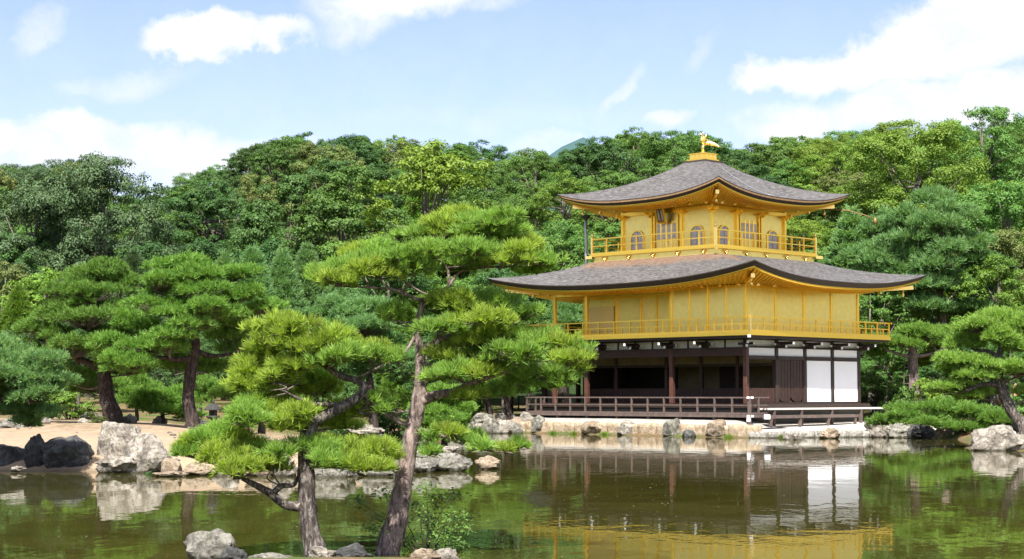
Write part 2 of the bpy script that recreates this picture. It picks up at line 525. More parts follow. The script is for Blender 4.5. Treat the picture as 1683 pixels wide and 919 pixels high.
M['bark_red'] = bark_mat('red_pine_bark', (0.04, 0.032, 0.03), (0.19, 0.145, 0.13), (0.40, 0.315, 0.285), 4.0)
M['bark_black'] = bark_mat('black_pine_bark', (0.022, 0.018, 0.016), (0.085, 0.07, 0.062), (0.30, 0.27, 0.25), 5.0)
M['bark_mid'] = bark_mat('brown_bark', (0.016, 0.012, 0.011), (0.045, 0.034, 0.029), (0.11, 0.085, 0.075), 3.0)
M['twig'] = principled('twig_bark', (0.13, 0.10, 0.085), 0.9, 0, (8.0, 0.5, 1.5))
M['bark_far'] = principled('forest_bark', (0.13, 0.11, 0.09), 0.9, 0, (2.0, 0.5, 1.4))

M['needle_lime'] = leaf_mat('lime_needles', (0.17, 0.2, 0.05), (0.3, 0.42, 0.06), (0.42, 0.54, 0.1), 0.47, 0.05)
M['needle_bright'] = leaf_mat('bright_needles', (0.15, 0.22, 0.055), (0.24, 0.41, 0.08), (0.36, 0.52, 0.12), 0.47, 0.05)
M['needle_green'] = leaf_mat('green_needles', (0.085, 0.175, 0.035), (0.155, 0.3, 0.05), (0.25, 0.39, 0.085), 0.42, 0.10)
M['needle_deep'] = leaf_mat('deep_green_needles', (0.075, 0.165, 0.035), (0.135, 0.275, 0.05), (0.225, 0.36, 0.08), 0.4, 0.12)
M['needle_blue'] = leaf_mat('blue_green_needles', (0.095, 0.2, 0.075), (0.165, 0.305, 0.11), (0.25, 0.38, 0.15), 0.45, 0.12)
M['leaf_dark'] = leaf_mat('dark_leaves', (0.034, 0.085, 0.022), (0.056, 0.125, 0.03), (0.085, 0.165, 0.044), 0.28, 0.22)
M['leaf_mid'] = leaf_mat('green_leaves', (0.058, 0.13, 0.026), (0.092, 0.185, 0.034), (0.135, 0.235, 0.05), 0.3, 0.22)
M['leaf_grey'] = leaf_mat('grey_green_leaves', (0.042, 0.082, 0.034), (0.062, 0.112, 0.045), (0.092, 0.15, 0.062), 0.25, 0.18)
M['leaf_lime'] = leaf_mat('yellow_green_leaves', (0.095, 0.175, 0.022), (0.145, 0.24, 0.032), (0.2, 0.295, 0.048), 0.34, 0.2)
M['leaf_olive'] = leaf_mat('olive_leaves', (0.075, 0.112, 0.028), (0.115, 0.155, 0.04), (0.165, 0.2, 0.058), 0.28, 0.2)


# ------------------------------------------------------------------ the setting: ground, pond, hill
POND = [(-70, 13.5), (60, 13.5), (45, 50), (22, 56.5), (17.0, 57.0), (15.3, 58.6), (15.6, 60.5), (17.2, 66), (18.4, 71), (17.5, 74.3), (15.6, 75.8),
        (12.5, 75.4), (10.6, 74.1), (9.4, 74.9), (4.3, 80.2), (-0.9, 85.4), (-2.2, 83.3), (-5, 81.5), (-8, 79), (-8.6, 70), (-5.2, 60), (-2.9, 52),
        (-1.5, 46), (-1.6, 43.2), (-3.2, 41.4), (-6, 40.6), (-8.3, 41.7), (-12.7, 42.6), (-20, 42), (-70, 40)]
SKY_PX = [-300, 0, 60, 105, 150, 195, 222, 245, 300, 330, 380, 420, 470, 520, 570, 620, 660, 700, 760, 830, 865, 900, 948, 972, 1060, 1110, 1180, 1235, 1275, 1350, 1420, 1470, 1510, 1560, 1600, 1630, 1660, 1683, 2000]
SKY_PY = [290, 278, 270, 264, 270, 300, 338, 326, 288, 275, 246, 236, 220, 224, 230, 226, 224, 240, 234, 252, 250, 249, 249, 222, 213, 215, 228, 246, 232, 224, 226, 205, 200, 208, 180, 178, 200, 208, 205]


def seg_dist(px, py, poly):
    """signed distance (negative inside) of points to a closed polygon"""
    d2 = np.full(px.shape, 1e18); inside = np.zeros(px.shape, bool)
    n = len(poly)
    for i in range(n):
        x0, y0 = poly[i]; x1, y1 = poly[(i + 1) % n]
        ex, ey = x1 - x0, y1 - y0
        t = np.clip(((px - x0) * ex + (py - y0) * ey) / (ex * ex + ey * ey), 0, 1)
        d2 = np.minimum(d2, (px - x0 - t * ex) ** 2 + (py - y0 - t * ey) ** 2)
        if y0 != y1:
            c = ((y0 > py) != (y1 > py)) & (px < (x1 - x0) * (py - y0) / (y1 - y0) + x0)
            inside ^= c
    d = np.sqrt(d2)
    return np.where(inside, -d, d)


def smooth01(t):
    t = np.clip(t, 0, 1)
    return t * t * (3 - 2 * t)


def skyline_z(X, Y=192.0):
    px = X / Y * 2882.58 + 841.5
    py = np.interp(px, SKY_PX, SKY_PY)
    return CAM_Z + (648.6 - py) / 2882.58 * Y


def vnoise(x, y, s, seed=0.0):
    return (np.sin(x * s * 1.7 + 1.3 * np.sin(y * s * 1.1 + seed) + seed) + np.sin(y * s * 2.3 + 1.1 * np.sin(x * s * 0.9 + seed * 2)) +
            0.5 * np.sin(x * s * 4.1 + y * s * 3.3 + seed)) / 2.5


def ground_h(X, Y):
    X = np.asarray(X, float); Y = np.asarray(Y, float)
    d = seg_dist(X, Y, POND)
    # islet under the two near pines
    di = np.sqrt(((X + 1.95) / 1.6) ** 2 + ((Y - 19.0) / 0.62) ** 2)
    land = np.where(d > 0, 0.34 * smooth01(d / 0.7) + 0.05 * vnoise(X, Y, 0.6) * smooth01(d / 2), -0.9 * smooth01(-d / 2.2))
    sand = smooth01(d / 9.0) * 0.62 * smooth01((-2.0 - X) / 5.0) * smooth01((Y - 38) / 3.0)
    back = smooth01((Y - 62) / 30.0) * 0.55 * smooth01(d / 6.0)
    near = np.where(Y < 16, 0.1 * smooth01(d / 3), 0.0)
    H = np.maximum(skyline_z(X) - 8.0 - 1.4, 3.0)
    hill = smooth01((Y - 100) / 92.0) * H * smooth01((Y - 96) / 12.0)
    hill = hill * (1 + 0.05 * vnoise(X, Y, 0.07, 2.0))
    h = land + np.where(d > 0, sand + back + near + hill, 0)
    lx = X - 10.30; ly = Y - 77.245
    c_, s_ = math.cos(math.radians(-45.5893)), math.sin(math.radians(-45.5893))
    px_ = lx * c_ + ly * s_; py_ = -lx * s_ + ly * c_
    foot = (px_ > -13.6) & (px_ < 8.2) & (py_ > -2.2) & (py_ < 13.0)
    h = np.where(foot, np.minimum(h, .18), h)
    isl = 0.07 - 0.5 * smooth01((di - 0.6) / 0.9)
    return np.maximum(h, np.where(di < 1.6, isl, -9))


def gz(x, y):
    return float(ground_h(np.array([x]), np.array([y]))[0])


def ground_mat():
    m = bpy.data.materials.new('garden_ground'); m.use_nodes = True
    N = NT(m.node_tree)
    tc = N.n('ShaderNodeTexCoord'); P = tc.outputs['Object']
    sep = N.n('ShaderNodeSeparateXYZ'); N.l(P, sep.inputs[0])
    fine = N.noise(P, 7.0, 6, 0.7); mid = N.noise(P, 0.8, 5, 0.6)
    sand = N.ramp(fine, [(0.3, (0.23, 0.165, 0.115)), (0.7, (0.35, 0.265, 0.19))])
    sand = N.mix(N.ramp(mid, [(0.45, 0.0), (0.75, 0.55)]), sand, (0.33, 0.25, 0.15))
    soil = N.ramp(fine, [(0.3, (0.09, 0.055, 0.03)), (0.7, (0.23, 0.15, 0.085))])
    moss = N.ramp(fine, [(0.3, (0.03, 0.06, 0.012)), (0.7, (0.09, 0.14, 0.03))])
    soil = N.mix(N.ramp(mid, [(0.42, 0.0), (0.6, 1.0)]), soil, moss)
    lit = N.noise(P, 1.7, 7, 0.72)
    lf = N.math('MULTIPLY', N.math('SUBTRACT', sep.outputs[1], 46.5), 0.18, True)
    sand = N.mix(N.math('MULTIPLY', N.ramp(lit, [(0.44, 0.0), (0.6, 0.85)]), lf), sand, (0.13, 0.085, 0.045))
    sand = N.mix(N.math('MULTIPLY', N.ramp(N.noise(P, 2.9, 6, 0.7), [(0.55, 0.0), (0.62, 0.8)]), lf), sand, (0.07, 0.10, 0.025))
    ny = N.math('ADD', sep.outputs[1], N.math('MULTIPLY', mid, 14.0))
    isand = N.math('MULTIPLY', N.math('SUBTRACT', 74.0, ny), 0.2, True)
    left = N.math('MULTIPLY', N.math('SUBTRACT', 0.0, sep.outputs[0]), 0.6, True)
    far = N.math('MULTIPLY', N.math('SUBTRACT', sep.outputs[1], 34.0), 0.5, True)
    c = N.mix(N.math('MULTIPLY', N.math('MULTIPLY', isand, left), far), soil, sand)
    wet = N.math('MULTIPLY', N.math('SUBTRACT', 0.10, sep.outputs[2]), 7.0, True)
    c = N.mix(wet, c, (0.085, 0.07, 0.04))
    hill = N.math('MULTIPLY', N.math('SUBTRACT', sep.outputs[1], 104.0), 0.15, True)
    c = N.mix(hill, c, (0.022, 0.04, 0.012))
    bs = N.n('ShaderNodeBsdfPrincipled'); N.l(c, bs.inputs['Base Color']); bs.inputs['Roughness'].default_value = 0.95
    bs.inputs['Specular IOR Level'].default_value = 0.15
    bn = N.n('ShaderNodeBump'); bn.inputs['Strength'].default_value = 0.5; bn.inputs['Distance'].default_value = 0.04
    N.l(fine, bn.inputs['Height']); N.l(bn.outputs[0], bs.inputs['Normal'])
    out = N.n('ShaderNodeOutputMaterial'); N.l(bs.outputs[0], out.inputs[0])
    return m


def build_ground():
    def axis(a):
        out = []
        for (x0, x1, s) in a:
            out += list(np.arange(x0, x1, s))
        return np.array(out + [a[-1][1]])
    xs = axis([(-900, -120, 60), (-120, -36, 6), (-36, -16, 1.0), (-16, 22, 0.3), (22, 40, 1.0), (40, 120, 6), (120, 900, 60)])
    ys = axis([(-400, -20, 40), (-20, 12, 2), (12, 24, 0.3), (24, 38, 1.0), (38, 64, 0.3), (64, 90, 0.4), (90, 210, 3), (210, 330, 12), (330, 1800, 120)])
    X, Y = np.meshgrid(xs, ys)
    Z = ground_h(X.ravel(), Y.ravel()).reshape(X.shape)
    back = smooth01((Y - 200) / 100.0)
    Z = np.where(Y > 200, Z * (1 - 0.55 * back), Z)
    V = np.stack([X.ravel(), Y.ravel(), Z.ravel()], 1)
    nx = len(xs); ny = len(ys)
    i, j = np.meshgrid(np.arange(nx - 1), np.arange(ny - 1))
    a = (j * nx + i).ravel()
    o = link_mesh('ground', np_mesh('ground', V, np.stack([a, a + 1, a + nx + 1, a + nx], 1), True), ground_mat())
    tag(o, kind='structure')


build_ground()


def water_mat():
    m = bpy.data.materials.new('pond_water'); m.use_nodes = True
    N = NT(m.node_tree)
    tc = N.n('ShaderNodeTexCoord'); P = tc.outputs['Object']
    mp = N.n('ShaderNodeMapping'); mp.inputs['Scale'].default_value = (1.0, 0.55, 1.0); N.l(P, mp.inputs[0])
    a = N.noise(mp.outputs[0], 1.6, 3, 0.5, 0.4)
    b = N.noise(mp.outputs[0], 6.5, 3, 0.55, 0.5)
    patch = N.ramp(N.noise(P, 0.13, 3, 0.5), [(0.38, 0.15), (0.62, 1.0)])
    h = N.math('ADD', a, N.math('MULTIPLY', N.math('MULTIPLY', b, 0.22), patch))
    bn = N.n('ShaderNodeBump'); bn.inputs['Strength'].default_value = 1.0; bn.inputs['Distance'].default_value = 0.0042
    N.l(h, bn.inputs['Height'])
    bs = N.n('ShaderNodeBsdfPrincipled')
    murk = N.ramp(N.noise(P, 0.4, 4, 0.6), [(0.35, (0.038, 0.037, 0.007)), (0.65, (0.058, 0.055, 0.013))])
    N.l(murk, bs.inputs['Base Color'])
    bs.inputs['Roughness'].default_value = 0.015
    bs.inputs['IOR'].default_value = 1.333
    N.l(bn.outputs[0], bs.inputs['Normal'])
    out = N.n('ShaderNodeOutputMaterial'); N.l(bs.outputs[0], out.inputs[0])
    return m


V = np.array([(-75, 10, 0), (70, 10, 0), (70, 92, 0), (-75, 92, 0)])
tag(link_mesh('pond_water', np_mesh('pond_water', V, [(0, 1, 2, 3)]), water_mat()), kind='structure')

# far haze-tinted ridge glimpsed through the notch in the skyline
def build_far_hill():
    Y = 1500.0
    xs = np.linspace(-900, 1300, 120)
    px = xs / Y * 2882.58 + 841.5
    py = 330 - 101 * np.exp(-((px - 960) / 105.0) ** 2) - 6 * np.exp(-((px - 1150) / 200.0) ** 2)
    top = CAM_Z + (648.6 - py) / 2882.58 * Y + 1.5 * np.sin(xs * 0.13) + 1.0 * np.sin(xs * 0.31)
    rows = []
    for k, t in enumerate(np.linspace(0, 1, 9)):
        yy = Y - 500 * (1 - t); rows.append(np.stack([xs, np.full_like(xs, yy), top * (t ** 0.8) + 2.0 * np.sin(xs * 0.2 + k * 2) * (1 - t) * t * 4], 1))
    for k, t in enumerate(np.linspace(1, 0, 5)[1:]):
        rows.append(np.stack([xs, np.full_like(xs, Y + 500 * (1 - t)), top * t], 1))
    V = np.concatenate(rows); n = len(xs)
    i, j = np.meshgrid(np.arange(n - 1), np.arange(len(rows) - 1)); a = (j * n + i).ravel()
    m = principled('hazed_far_forest', (0.05, 0.10, 0.10), 0.95, 0, (0.03, 0.8, 1.2), None, 0.1)  # forest colour shifted to blue, standing in for distance haze
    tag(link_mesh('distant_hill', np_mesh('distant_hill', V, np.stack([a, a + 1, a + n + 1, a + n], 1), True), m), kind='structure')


build_far_hill()

# ------------------------------------------------------------------ the golden pavilion (local frame: x east, y north, z above the water)
YAW = math.radians(-45.5893)
bx0, by0 = -47.9729, 61.4094
PAV = empty('golden_pavilion', (bx0 * math.cos(YAW) - by0 * math.sin(YAW), bx0 * math.sin(YAW) + by0 * math.cos(YAW), 0), YAW)
tag(PAV, 'three-storey gilded pavilion with bark-shingled roofs standing at the pond edge', 'pavilion')
B = 2.13
L, W = 5.5 * B, 4 * B


def loc2w(x, y, z=0.0):
    c, s = math.cos(YAW), math.sin(YAW)
    return Vector((PAV.location.x + x * c - y * s, PAV.location.y + x * s + y * c, z))


def part(mb, name, mat, parent=PAV, bevel=0.0):
    return mb.build(name, M[mat] if isinstance(mat, str) else mat, parent, bevel)


def inst(src, loc, rz=0.0, parent=PAV):
    """another of the same part"""
    c = copy_tree(src, parent); c.location = loc; c.rotation_euler = (0, 0, rz)
    return c


def railing(x0, x1, y0, y1, zb, zt, step, mat, sides='SENW', pw=0.06, rail=0.05, half=True, corner=None, name='balcony_railing', gap=None):
    """railing round a rectangle: rails are the part, posts its sub-parts"""
    ends = {'S': ((x0, y0), (x1, y0)), 'E': ((x1, y0), (x1, y1)), 'N': ((x1, y1), (x0, y1)), 'W': ((x0, y1), (x0, y0))}
    zm = zb + (zt - zb) * 0.54
    for sd in sides:
        (ax, ay), (bx, by) = ends[sd]
        if gap and sd in gap:
            bx, by = ax + (bx - ax) * gap[sd], ay + (by - ay) * gap[sd]
        ln = math.hypot(bx - ax, by - ay); n = max(2, round(ln / step)); ux, uy = (bx - ax) / ln, (by - ay) / ln
        ext = 0.16 if corner is None else 0.0
        mb = MB()
        e = 0.003 if sd in 'EW' else 0.0
        for z, w, h in ((zt + e, rail, rail), (zm + e, rail * 0.8, rail * 0.8), (zb + 0.04 + e, rail * 1.4, 0.08)):
            k = ext if z > zm + 0.1 else 0
            mb.bar((ax - ux * k, ay - uy * k, z), (bx + ux * k, by + uy * k, z), w, h)
        rr = part(mb, name, mat)
        for i in range(0, n + (1 if gap and sd in gap else 0)):
            t = i / n
            px, py = ax + (bx - ax) * t, ay + (by - ay) * t
            p = MB()
            if i == 0 and corner:
                p.box(px - pw * 0.8, px + pw * 0.8, py - pw * 0.8, py + pw * 0.8, zb - 0.02, zt + 0.10)
                p.lathe([(0.035, 0), (0.065, 0.05), (0.06, 0.12), (0.02, 0.2), (0.004, 0.24)], (px, py, zt + 0.10), 10)
                q = part(p, 'corner_post', corner, rr)
            else:
                p.box(px - pw / 2, px + pw / 2, py - pw / 2, py + pw / 2, zb + 0.08, zt - rail / 2)
                q = part(p, 'post', mat, rr)
            if half and n > 2:
                px, py = ax + (bx - ax) * (t + 0.5 / n), ay + (by - ay) * (t + 0.5 / n)
                if i < n:
                    p = MB(); p.box(px - pw * .4, px + pw * .4, py - pw * .4, py + pw * .4, zb + 0.08, zm)
                    part(p, 'short_post', mat, rr)


def roof(outer, inner, z_in, z_mid, z_cor, power, n=28, mrows=16, edge_t=0.26, p_corner=2.6, wall=None, z_wall=0.0, name='roof', tan=False):
    """hipped roof with upturned corners between two rectangles (x0,x1,y0,y1)"""
    def loop(rc, t):
        x0, x1, y0, y1 = rc
        pts = []
        for (ax, ay), (bx, by) in (((x0, y0), (x1, y0)), ((x1, y0), (x1, y1)), ((x1, y1), (x0, y1)), ((x0, y1), (x0, y0))):
            for i in range(n):
                s = i / n
                pts.append((ax + (bx - ax) * s, ay + (by - ay) * s, abs(2 * s - 1)))
        return pts
    lo, li = loop(outer, 0), loop(inner, 0)
    def zedge(a): return z_mid + (z_cor - z_mid) * a ** p_corner
    rings = []
    for k in range(mrows + 1):
        t = k / mrows                       # 0 at top, 1 at eave
        ring = []
        for (ox, oy, a), (ix, iy, _) in zip(lo, li):
            drop = 1 - (1 - t) ** power
            # the corner sweep grows towards the eave
            ze = z_mid + (zedge(a) - z_mid) * (t ** 0.3 if t > 0 else 0.0)
            # eave line itself swings outward a little at the corners
            z = z_in + (ze - z_in) * drop
            ring.append((ix + (ox - ix) * t, iy + (oy - iy) * t, z))
        rings.append(ring)
    mb = MB(); m = len(lo)
    vs = [p for r in rings for p in r]; fs = []
    for k in range(mrows):
        for i in range(m):
            j = (i + 1) % m
            fs.append((k * m + i, (k + 1) * m + i, (k + 1) * m + j, k * m + j))
    fs.append(tuple(range(m - 1, -1, -1))[::-1])
    mb.add(vs, fs, True)
    rf = part(mb, name, 'roof')
    cx, cyy = (outer[0] + outer[1]) / 2, (outer[2] + outer[3]) / 2
    def shrink(p, d, dz):
        x0, x1, y0, y1 = outer
        sx = (x1 - x0 - 2 * d) / (x1 - x0); sy = (y1 - y0 - 2 * d) / (y1 - y0)
        return (cx + (p[0] - cx) * sx, cyy + (p[1] - cyy) * sy, p[2] + dz)
    def band(prs, nm, mat, par):
        q = MB(); rr = [[shrink(p, d, dz) for p in rings[-1]] for d, dz in prs]
        vs = [p for r in rr for p in r]; fs = []
        for k in range(len(rr) - 1):
            for i in range(m):
                j = (i + 1) % m
                fs.append((k * m + i, (k + 1) * m + i, (k + 1) * m + j, k * m + j))
        q.add(vs, fs, True)
        return part(q, nm, mat, par)
    t = edge_t
    band([(0.0, 0.0), (0.01, -0.045)], 'roof_edge', 'roof_edge', rf)
    if tan: band([(0.01, -0.045), (0.03, -0.115)], 'roof_edge', 'tan_edge', rf)  # painted strip of sunlight along the shingle edge
    band([(0.03, -0.115) if tan else (0.01, -0.045), (0.10, -t * 0.62), (0.20, -t)], 'roof_edge', 'roof_edge', rf)
    band([(0.20, -t), (0.20, -t - 0.07), (0.34, -t - 0.07)], 'eave_trim', 'gold', rf)
    # soffit: from the trim in to the wall
    q = MB(); ring0 = [shrink(p, 0.34, -t - 0.07) for p in rings[-1]]; ring0 = [(p[0], p[1], p[2] ) for p in ring0]
    ringm = [shrink(p, 0.95, -t - 0.16) for p in rings[-1]]
    wl = loop(wall, 0); ring1 = [(x, y, z_wall) for x, y, _ in wl]
    vs = ring0 + ringm + ring1; fs = []
    for k in range(2):
        for i in range(m):
            j = (i + 1) % m
            fs.append((k * m + i, (k + 1) * m + i, (k + 1) * m + j, k * m + j))
    q.add(vs, fs, False)
    # closely set rafters under the boards
    for i in range(m):
        for f in (0.25, 0.75):
            j = (i + 1) % m
            a = Vector(ring0[i]).lerp(Vector(ring0[j]), f); b = Vector(ringm[i]).lerp(Vector(ringm[j]), f); c = Vector(ring1[i]).lerp(Vector(ring1[j]), f)
            dz = Vector((0, 0, -0.045))
            q.bar(a.lerp(b, 0.12) + dz * .6, b + dz * .6, 0.05, 0.04); q.bar(b + dz * .8, c + dz * .8, 0.05, 0.04)
    so = part(q, 'soffit', 'gold', rf)
    return rf, rings


def build_pavilion():
    # ---- ground storey
    mb = MB(); mb.box(-L - 0.6, 0.35, -0.35, W + 0.3, 1.24, 1.42); part(mb, 'hall_floor', 'dark_wood')
    mb = MB(); mb.box(-L - 0.96, 0.96, -1.02, -0.36, 0.90, 1.0); mb.box(-L - 0.96, -L - 0.61, -0.35, W, 0.90, 1.0); mb.box(0.36, 0.96, -0.355, 0.5, 0.90, 1.0)
    vd = part(mb, 'veranda_deck', 'red_wood')
    mb = MB(); mb.box(-L - 1.0, 1.0, -1.06, -1.025, 0.84, 0.965); mb.box(0.965, 1.003, -1.02, 0.5, 0.84, 0.962); part(mb, 'edge_beam', 'grey_wood', vd)
    for k in range(8):
        x = 0.86 - k * (L + 1.7) / 7
        q = MB(); q.box(x - 0.07, x + 0.07, -0.97, -0.83, 0.5, 0.9); part(q, 'deck_post', 'grey_wood', vd)
    q = MB(); q.box(-L - 0.55, 0.3, -0.30, -0.2, 0.4, 1.24); q.box(0.2, 0.3, -0.2, W, 0.4, 1.24); part(q, 'underfloor_shade_sheet', 'black')  # black sheet standing in for the shade in the gap under the floor
    railing(-L - 0.96, 0.96, -0.98, 0.22, 0.97, 1.70, 0.97, 'grey_wood', 'SEW', 0.07, 0.06, False, None, 'veranda_railing')
    for (x, y) in ((1.08, -0.98), (0.96, -1.1)):
        for z in (0.9, 1.7):
            q = MB(); q.box(x - 0.045, x + 0.045, y - 0.045, y + 0.045, z - 0.045, z + 0.045); part(q, 'white_rail_end', 'white_tip')
    q = MB(); q.box(0.90, 1.02, -1.075, -0.955, 0.42, 1.7); part(q, 'corner_post', 'grey_wood')
    q = MB(); q.box(0.87, 1.05, -1.105, -1.076, 0.66, 0.86); part(q, 'white_rail_end', 'white_tip')
    # columns
    def column(x, y, z0, z1, mat, w=0.2, nm='column'):
        q = MB(); q.box(x - w / 2, x + w / 2, y - w / 2, y + w / 2, z0, z1); return part(q, nm, mat, PAV, 0.012)
    first = [(0, 0), (-2 * B, 0), (-4.5 * B, 0), (-L, 0), (0, B), (0, 2 * B), (0, 3 * B), (0, 4 * B), (-L, 2 * B), (-L, W), (-2.5 * B, W)]
    for x, y in first: column(x, y, 1.42 if x > -L + 1 else 0.5, 4.27, 'dark_wood' if (x == 0 and y > 0) else 'column_wood')  # east columns get darker wood, their shade put into the colour
    for x in (-B, -2 * B, -3 * B, -4.5 * B, -L): column(x, B, 1.42, 4.0, 'red_wood', 0.17, 'inner_column')
    # beams
    mb = MB(); mb.box(-L + 0.1, -0.1, -0.09, 0.09, 3.55, 3.92); part(mb, 'lintel_beam', 'red_wood')
    mb = MB(); mb.box(-L, -0.06, B - 0.07, B + 0.07, 3.12, 3.24); part(mb, 'inner_beam', 'dark_wood')
    mb = MB(); mb.box(-L + .1, -0.11, B - 0.03, B + 0.03, 3.243, 4.0); part(mb, 'inner_frieze', 'interior')
    mb = MB(); mb.box(-L, 0.14, -0.14, 0.14, 4.25, 4.30); mb.box(-0.14, 0.143, 0.143, W + 0.14, 4.25, 4.302); part(mb, 'wall_plate', 'dark_wood')
    # frieze of small plaster panels, south and east
    for i in range(11):
        x1 = -0.11 - i * B / 2; x0 = x1 - B / 2 + 0.09
        if x0 < -L: break
        q = MB(); q.box(x0, x1, -0.04, 0.04, 3.93, 4.245); part(q, 'frieze_panel', 'frieze')
        q = MB(); q.box(x0 - 0.085, x0 - 0.005, -0.07, 0.07, 3.925, 4.247); part(q, 'frieze_strut', 'dark_wood')
    for i in range(4):
        y0 = i * B + 0.11; y1 = (i + 1) * B - 0.11
        q = MB(); q.box(-0.04, 0.04, y0, y1, 3.99, 4.245); part(q, 'frieze_panel', 'frieze')
        q = MB(); q.box(-0.05, 0.05, y0 + 0.02, y1 - 0.02, 3.56, 3.90); part(q, 'transom_panel', 'white')
    mb = MB(); mb.box(-0.1, 0.1, 0.1, W, 3.905, 3.985); part(mb, 'transom_beam', 'dark_wood')
    mb = MB(); mb.box(-0.1, 0.1, 0.1, W, 3.39, 3.555); part(mb, 'transom_beam', 'dark_wood')
    # inner wall line of the hall: low shutters, dark openings, screens behind
    for i, (x0, x1) in enumerate(((-B + .09, -0.1), (-2 * B + .09, -B - .09), (-3 * B + .09, -2 * B - .09), (-4.5 * B + .09, -3 * B - .09), (-L + .09, -4.5 * B - .09))):
        q = MB(); q.box(x0, x1, B - 0.05, B + 0.02, 1.43, 2.12)
        for k in range(14):
            xx = x0 + (x1 - x0) * (k + 0.5) / 14; q.box(xx - 0.01, xx + 0.01, B - 0.065, B - 0.051, 1.44, 2.11)
        part(q, 'low_shutter', 'red_wood')
    yb = B * 2.4
    for (x0, x1, mt) in ((-0.2, -1.9, 'interior'), (-1.92, -4.2, 'interior'), (-4.22, -5.6, 'dark_wood'), (-5.62, -8.2, 'interior'), (-8.22, -11.5, 'black')):
        q = MB(); q.box(x1, x0, yb, yb + 0.08, 1.43, 4.2); part(q, 'interior_screen', mt)
    q = MB(); q.lathe([(0.42, 0), (0.40, 0.25), (0.30, 0.45), (0.26, 0.8), (0.30, 0.95), (0.17, 1.08), (0.15, 1.25), (0.05, 1.4)], (-1.15, B * 1.9, 1.75), 14); part(q, 'seated_statue', 'black')
    q = MB(); q.box(-1.7, -0.6, B * 1.7, B * 2.1, 1.43, 1.75); part(q, 'statue_plinth', 'black')
    q = MB(); q.box(-L, 0.0, 0.12, W - 0.1, 4.21, 4.24); part(q, 'hall_ceiling', 'dark_wood')
    q = MB(); q.box(-L - 0.05, -L + 0.05, B + .1, W, 1.43, 4.2); q.box(-L + .05, -0.1, W - 0.1, W - 0.02, 1.43, 4.2); part(q, 'back_wall', 'dark_wood')
    # east side: open bay, pair of plank doors, two white bays
    q = MB(); q.box(-0.05, 0.04, 0.11, B - 0.11, 1.43, 2.12)
    for k in range(12):
        yy = 0.11 + (B - 0.22) * (k + 0.5) / 12; q.box(0.041, 0.055, yy - 0.01, yy + 0.01, 1.44, 2.11)
    part(q, 'low_shutter', 'red_wood')
    for (y0, y1) in ((B + 0.16, 1.5 * B - 0.02), (1.5 * B + 0.02, 2 * B - 0.16)):
        w = y1 - y0
        poly = [(0, 3.38)] + [(0, 1.75)] + [(w * (0.5 - 0.5 * math.cos(a)), 1.75 - 0.25 * math.sin(a)) for a in np.linspace(0.2, math.pi - 0.2, 9)] + [(w, 1.75), (w, 3.38)]
        q = MB(); q.prism(poly, (-0.06, y0, 0), (0, 1, 0), (0, 0, 1), 0.10)
        for k in range(1, 4):
            yy = y0 + w * k / 4; q.box(0.041, 0.05, yy - 0.012, yy + 0.012, 1.72, 3.36)
        part(q, 'plank_door', 'door_wood')
    q = MB(); q.box(-0.09, -0.062, B + 0.1, 2 * B - 0.1, 1.43, 3.39); part(q, 'door_backing', 'interior')
    for y in (B + 0.13, 2 * B - 0.13):
        q = MB(); q.box(-0.05, 0.07, y - 0.025, y + 0.025, 1.43, 3.39); part(q, 'door_jamb', 'red_wood')
    for i in (2, 3):
        y0 = i * B + 0.12; y1 = (i + 1) * B - 0.12
        q = MB(); q.box(-0.05, 0.05, y0, y1, 1.5, 3.38); part(q, 'white_panel', 'white')
    q = MB(); q.box(-0.1, 0.11, 0.1, W, 1.425, 1.495); part(q, 'sill_beam', 'dark_wood')
    # bracket arms with white painted ends under the balcony
    for side in 'SE':
        nn = 6 if side == 'S' else 5
        for i in range(nn):
            if side == 'S': p = Vector((-0.02 - i * B * 0.98, -0.02, 0)); d = Vector((0, -1, 0)); sdv = Vector((1, 0, 0))
            else: p = Vector((0.02, 0.02 + i * B, 0)); d = Vector((1, 0, 0)); sdv = Vector((0, 1, 0))
            if i == 0: d = Vector((0.7, -0.7, 0)) if side == 'S' else d
            if side == 'E' and i == 0: continue
            q = MB(); q.bar(p + Vector((0, 0, 4.13)), p + d * 0.95 + Vector((0, 0, 4.13)), 0.11, 0.13)
            q.bar(p + Vector((0, 0, 3.98)), p + d * 0.55 + Vector((0, 0, 3.98)), 0.11, 0.13)
            q.bar(p + d * 0.28 - sdv * 0.42 + Vector((0, 0, 4.07)), p + d * 0.28 + sdv * 0.42 + Vector((0, 0, 4.07)), 0.10, 0.11)
            br = part(q, 'bracket', 'dark_wood')
            for (t, z) in ((0.955, 4.13), (0.555, 3.98)):
                e = MB(); e.bar(p + d * t + Vector((0, 0, z)), p + d * (t + 0.03) + Vector((0, 0, z)), 0.10, 0.115); part(e, 'white_end', 'white_tip', br)
            for sg in (-1, 1):
                e = MB(); e.bar(p + d * 0.28 + sdv * (0.425 * sg) + Vector((0, 0, 4.07)), p + d * 0.28 + sdv * (0.45 * sg) + Vector((0, 0, 4.07)), 0.09, 0.095); part(e, 'white_end', 'white_tip', br)
    # benches along the east side
    q = MB(); q.box(0.40, 1.12, 0.3, W + 1.1, 1.16, 1.235); bn = part(q, 'bench_deck', 'pale_wood')
    for y in (.6, 2.6, 4.9, 7.2, 9.3):
        e = MB(); e.box(0.98, 1.10, y - 0.06, y + 0.06, 0.5, 1.16); part(e, 'bench_leg', 'grey_wood', bn)
    q = MB(); q.box(1.14, 1.13 + 0.42, -.35, 6.3, 0.80, 0.93); st = part(q, 'low_step', 'grey_wood')
    for y in (-.2, 1.9, 4.0, 6.1):
        e = MB(); e.box(1.42, 1.53, y - 0.06, y + 0.06, 0.46, 0.80); part(e, 'step_leg', 'grey_wood', st)
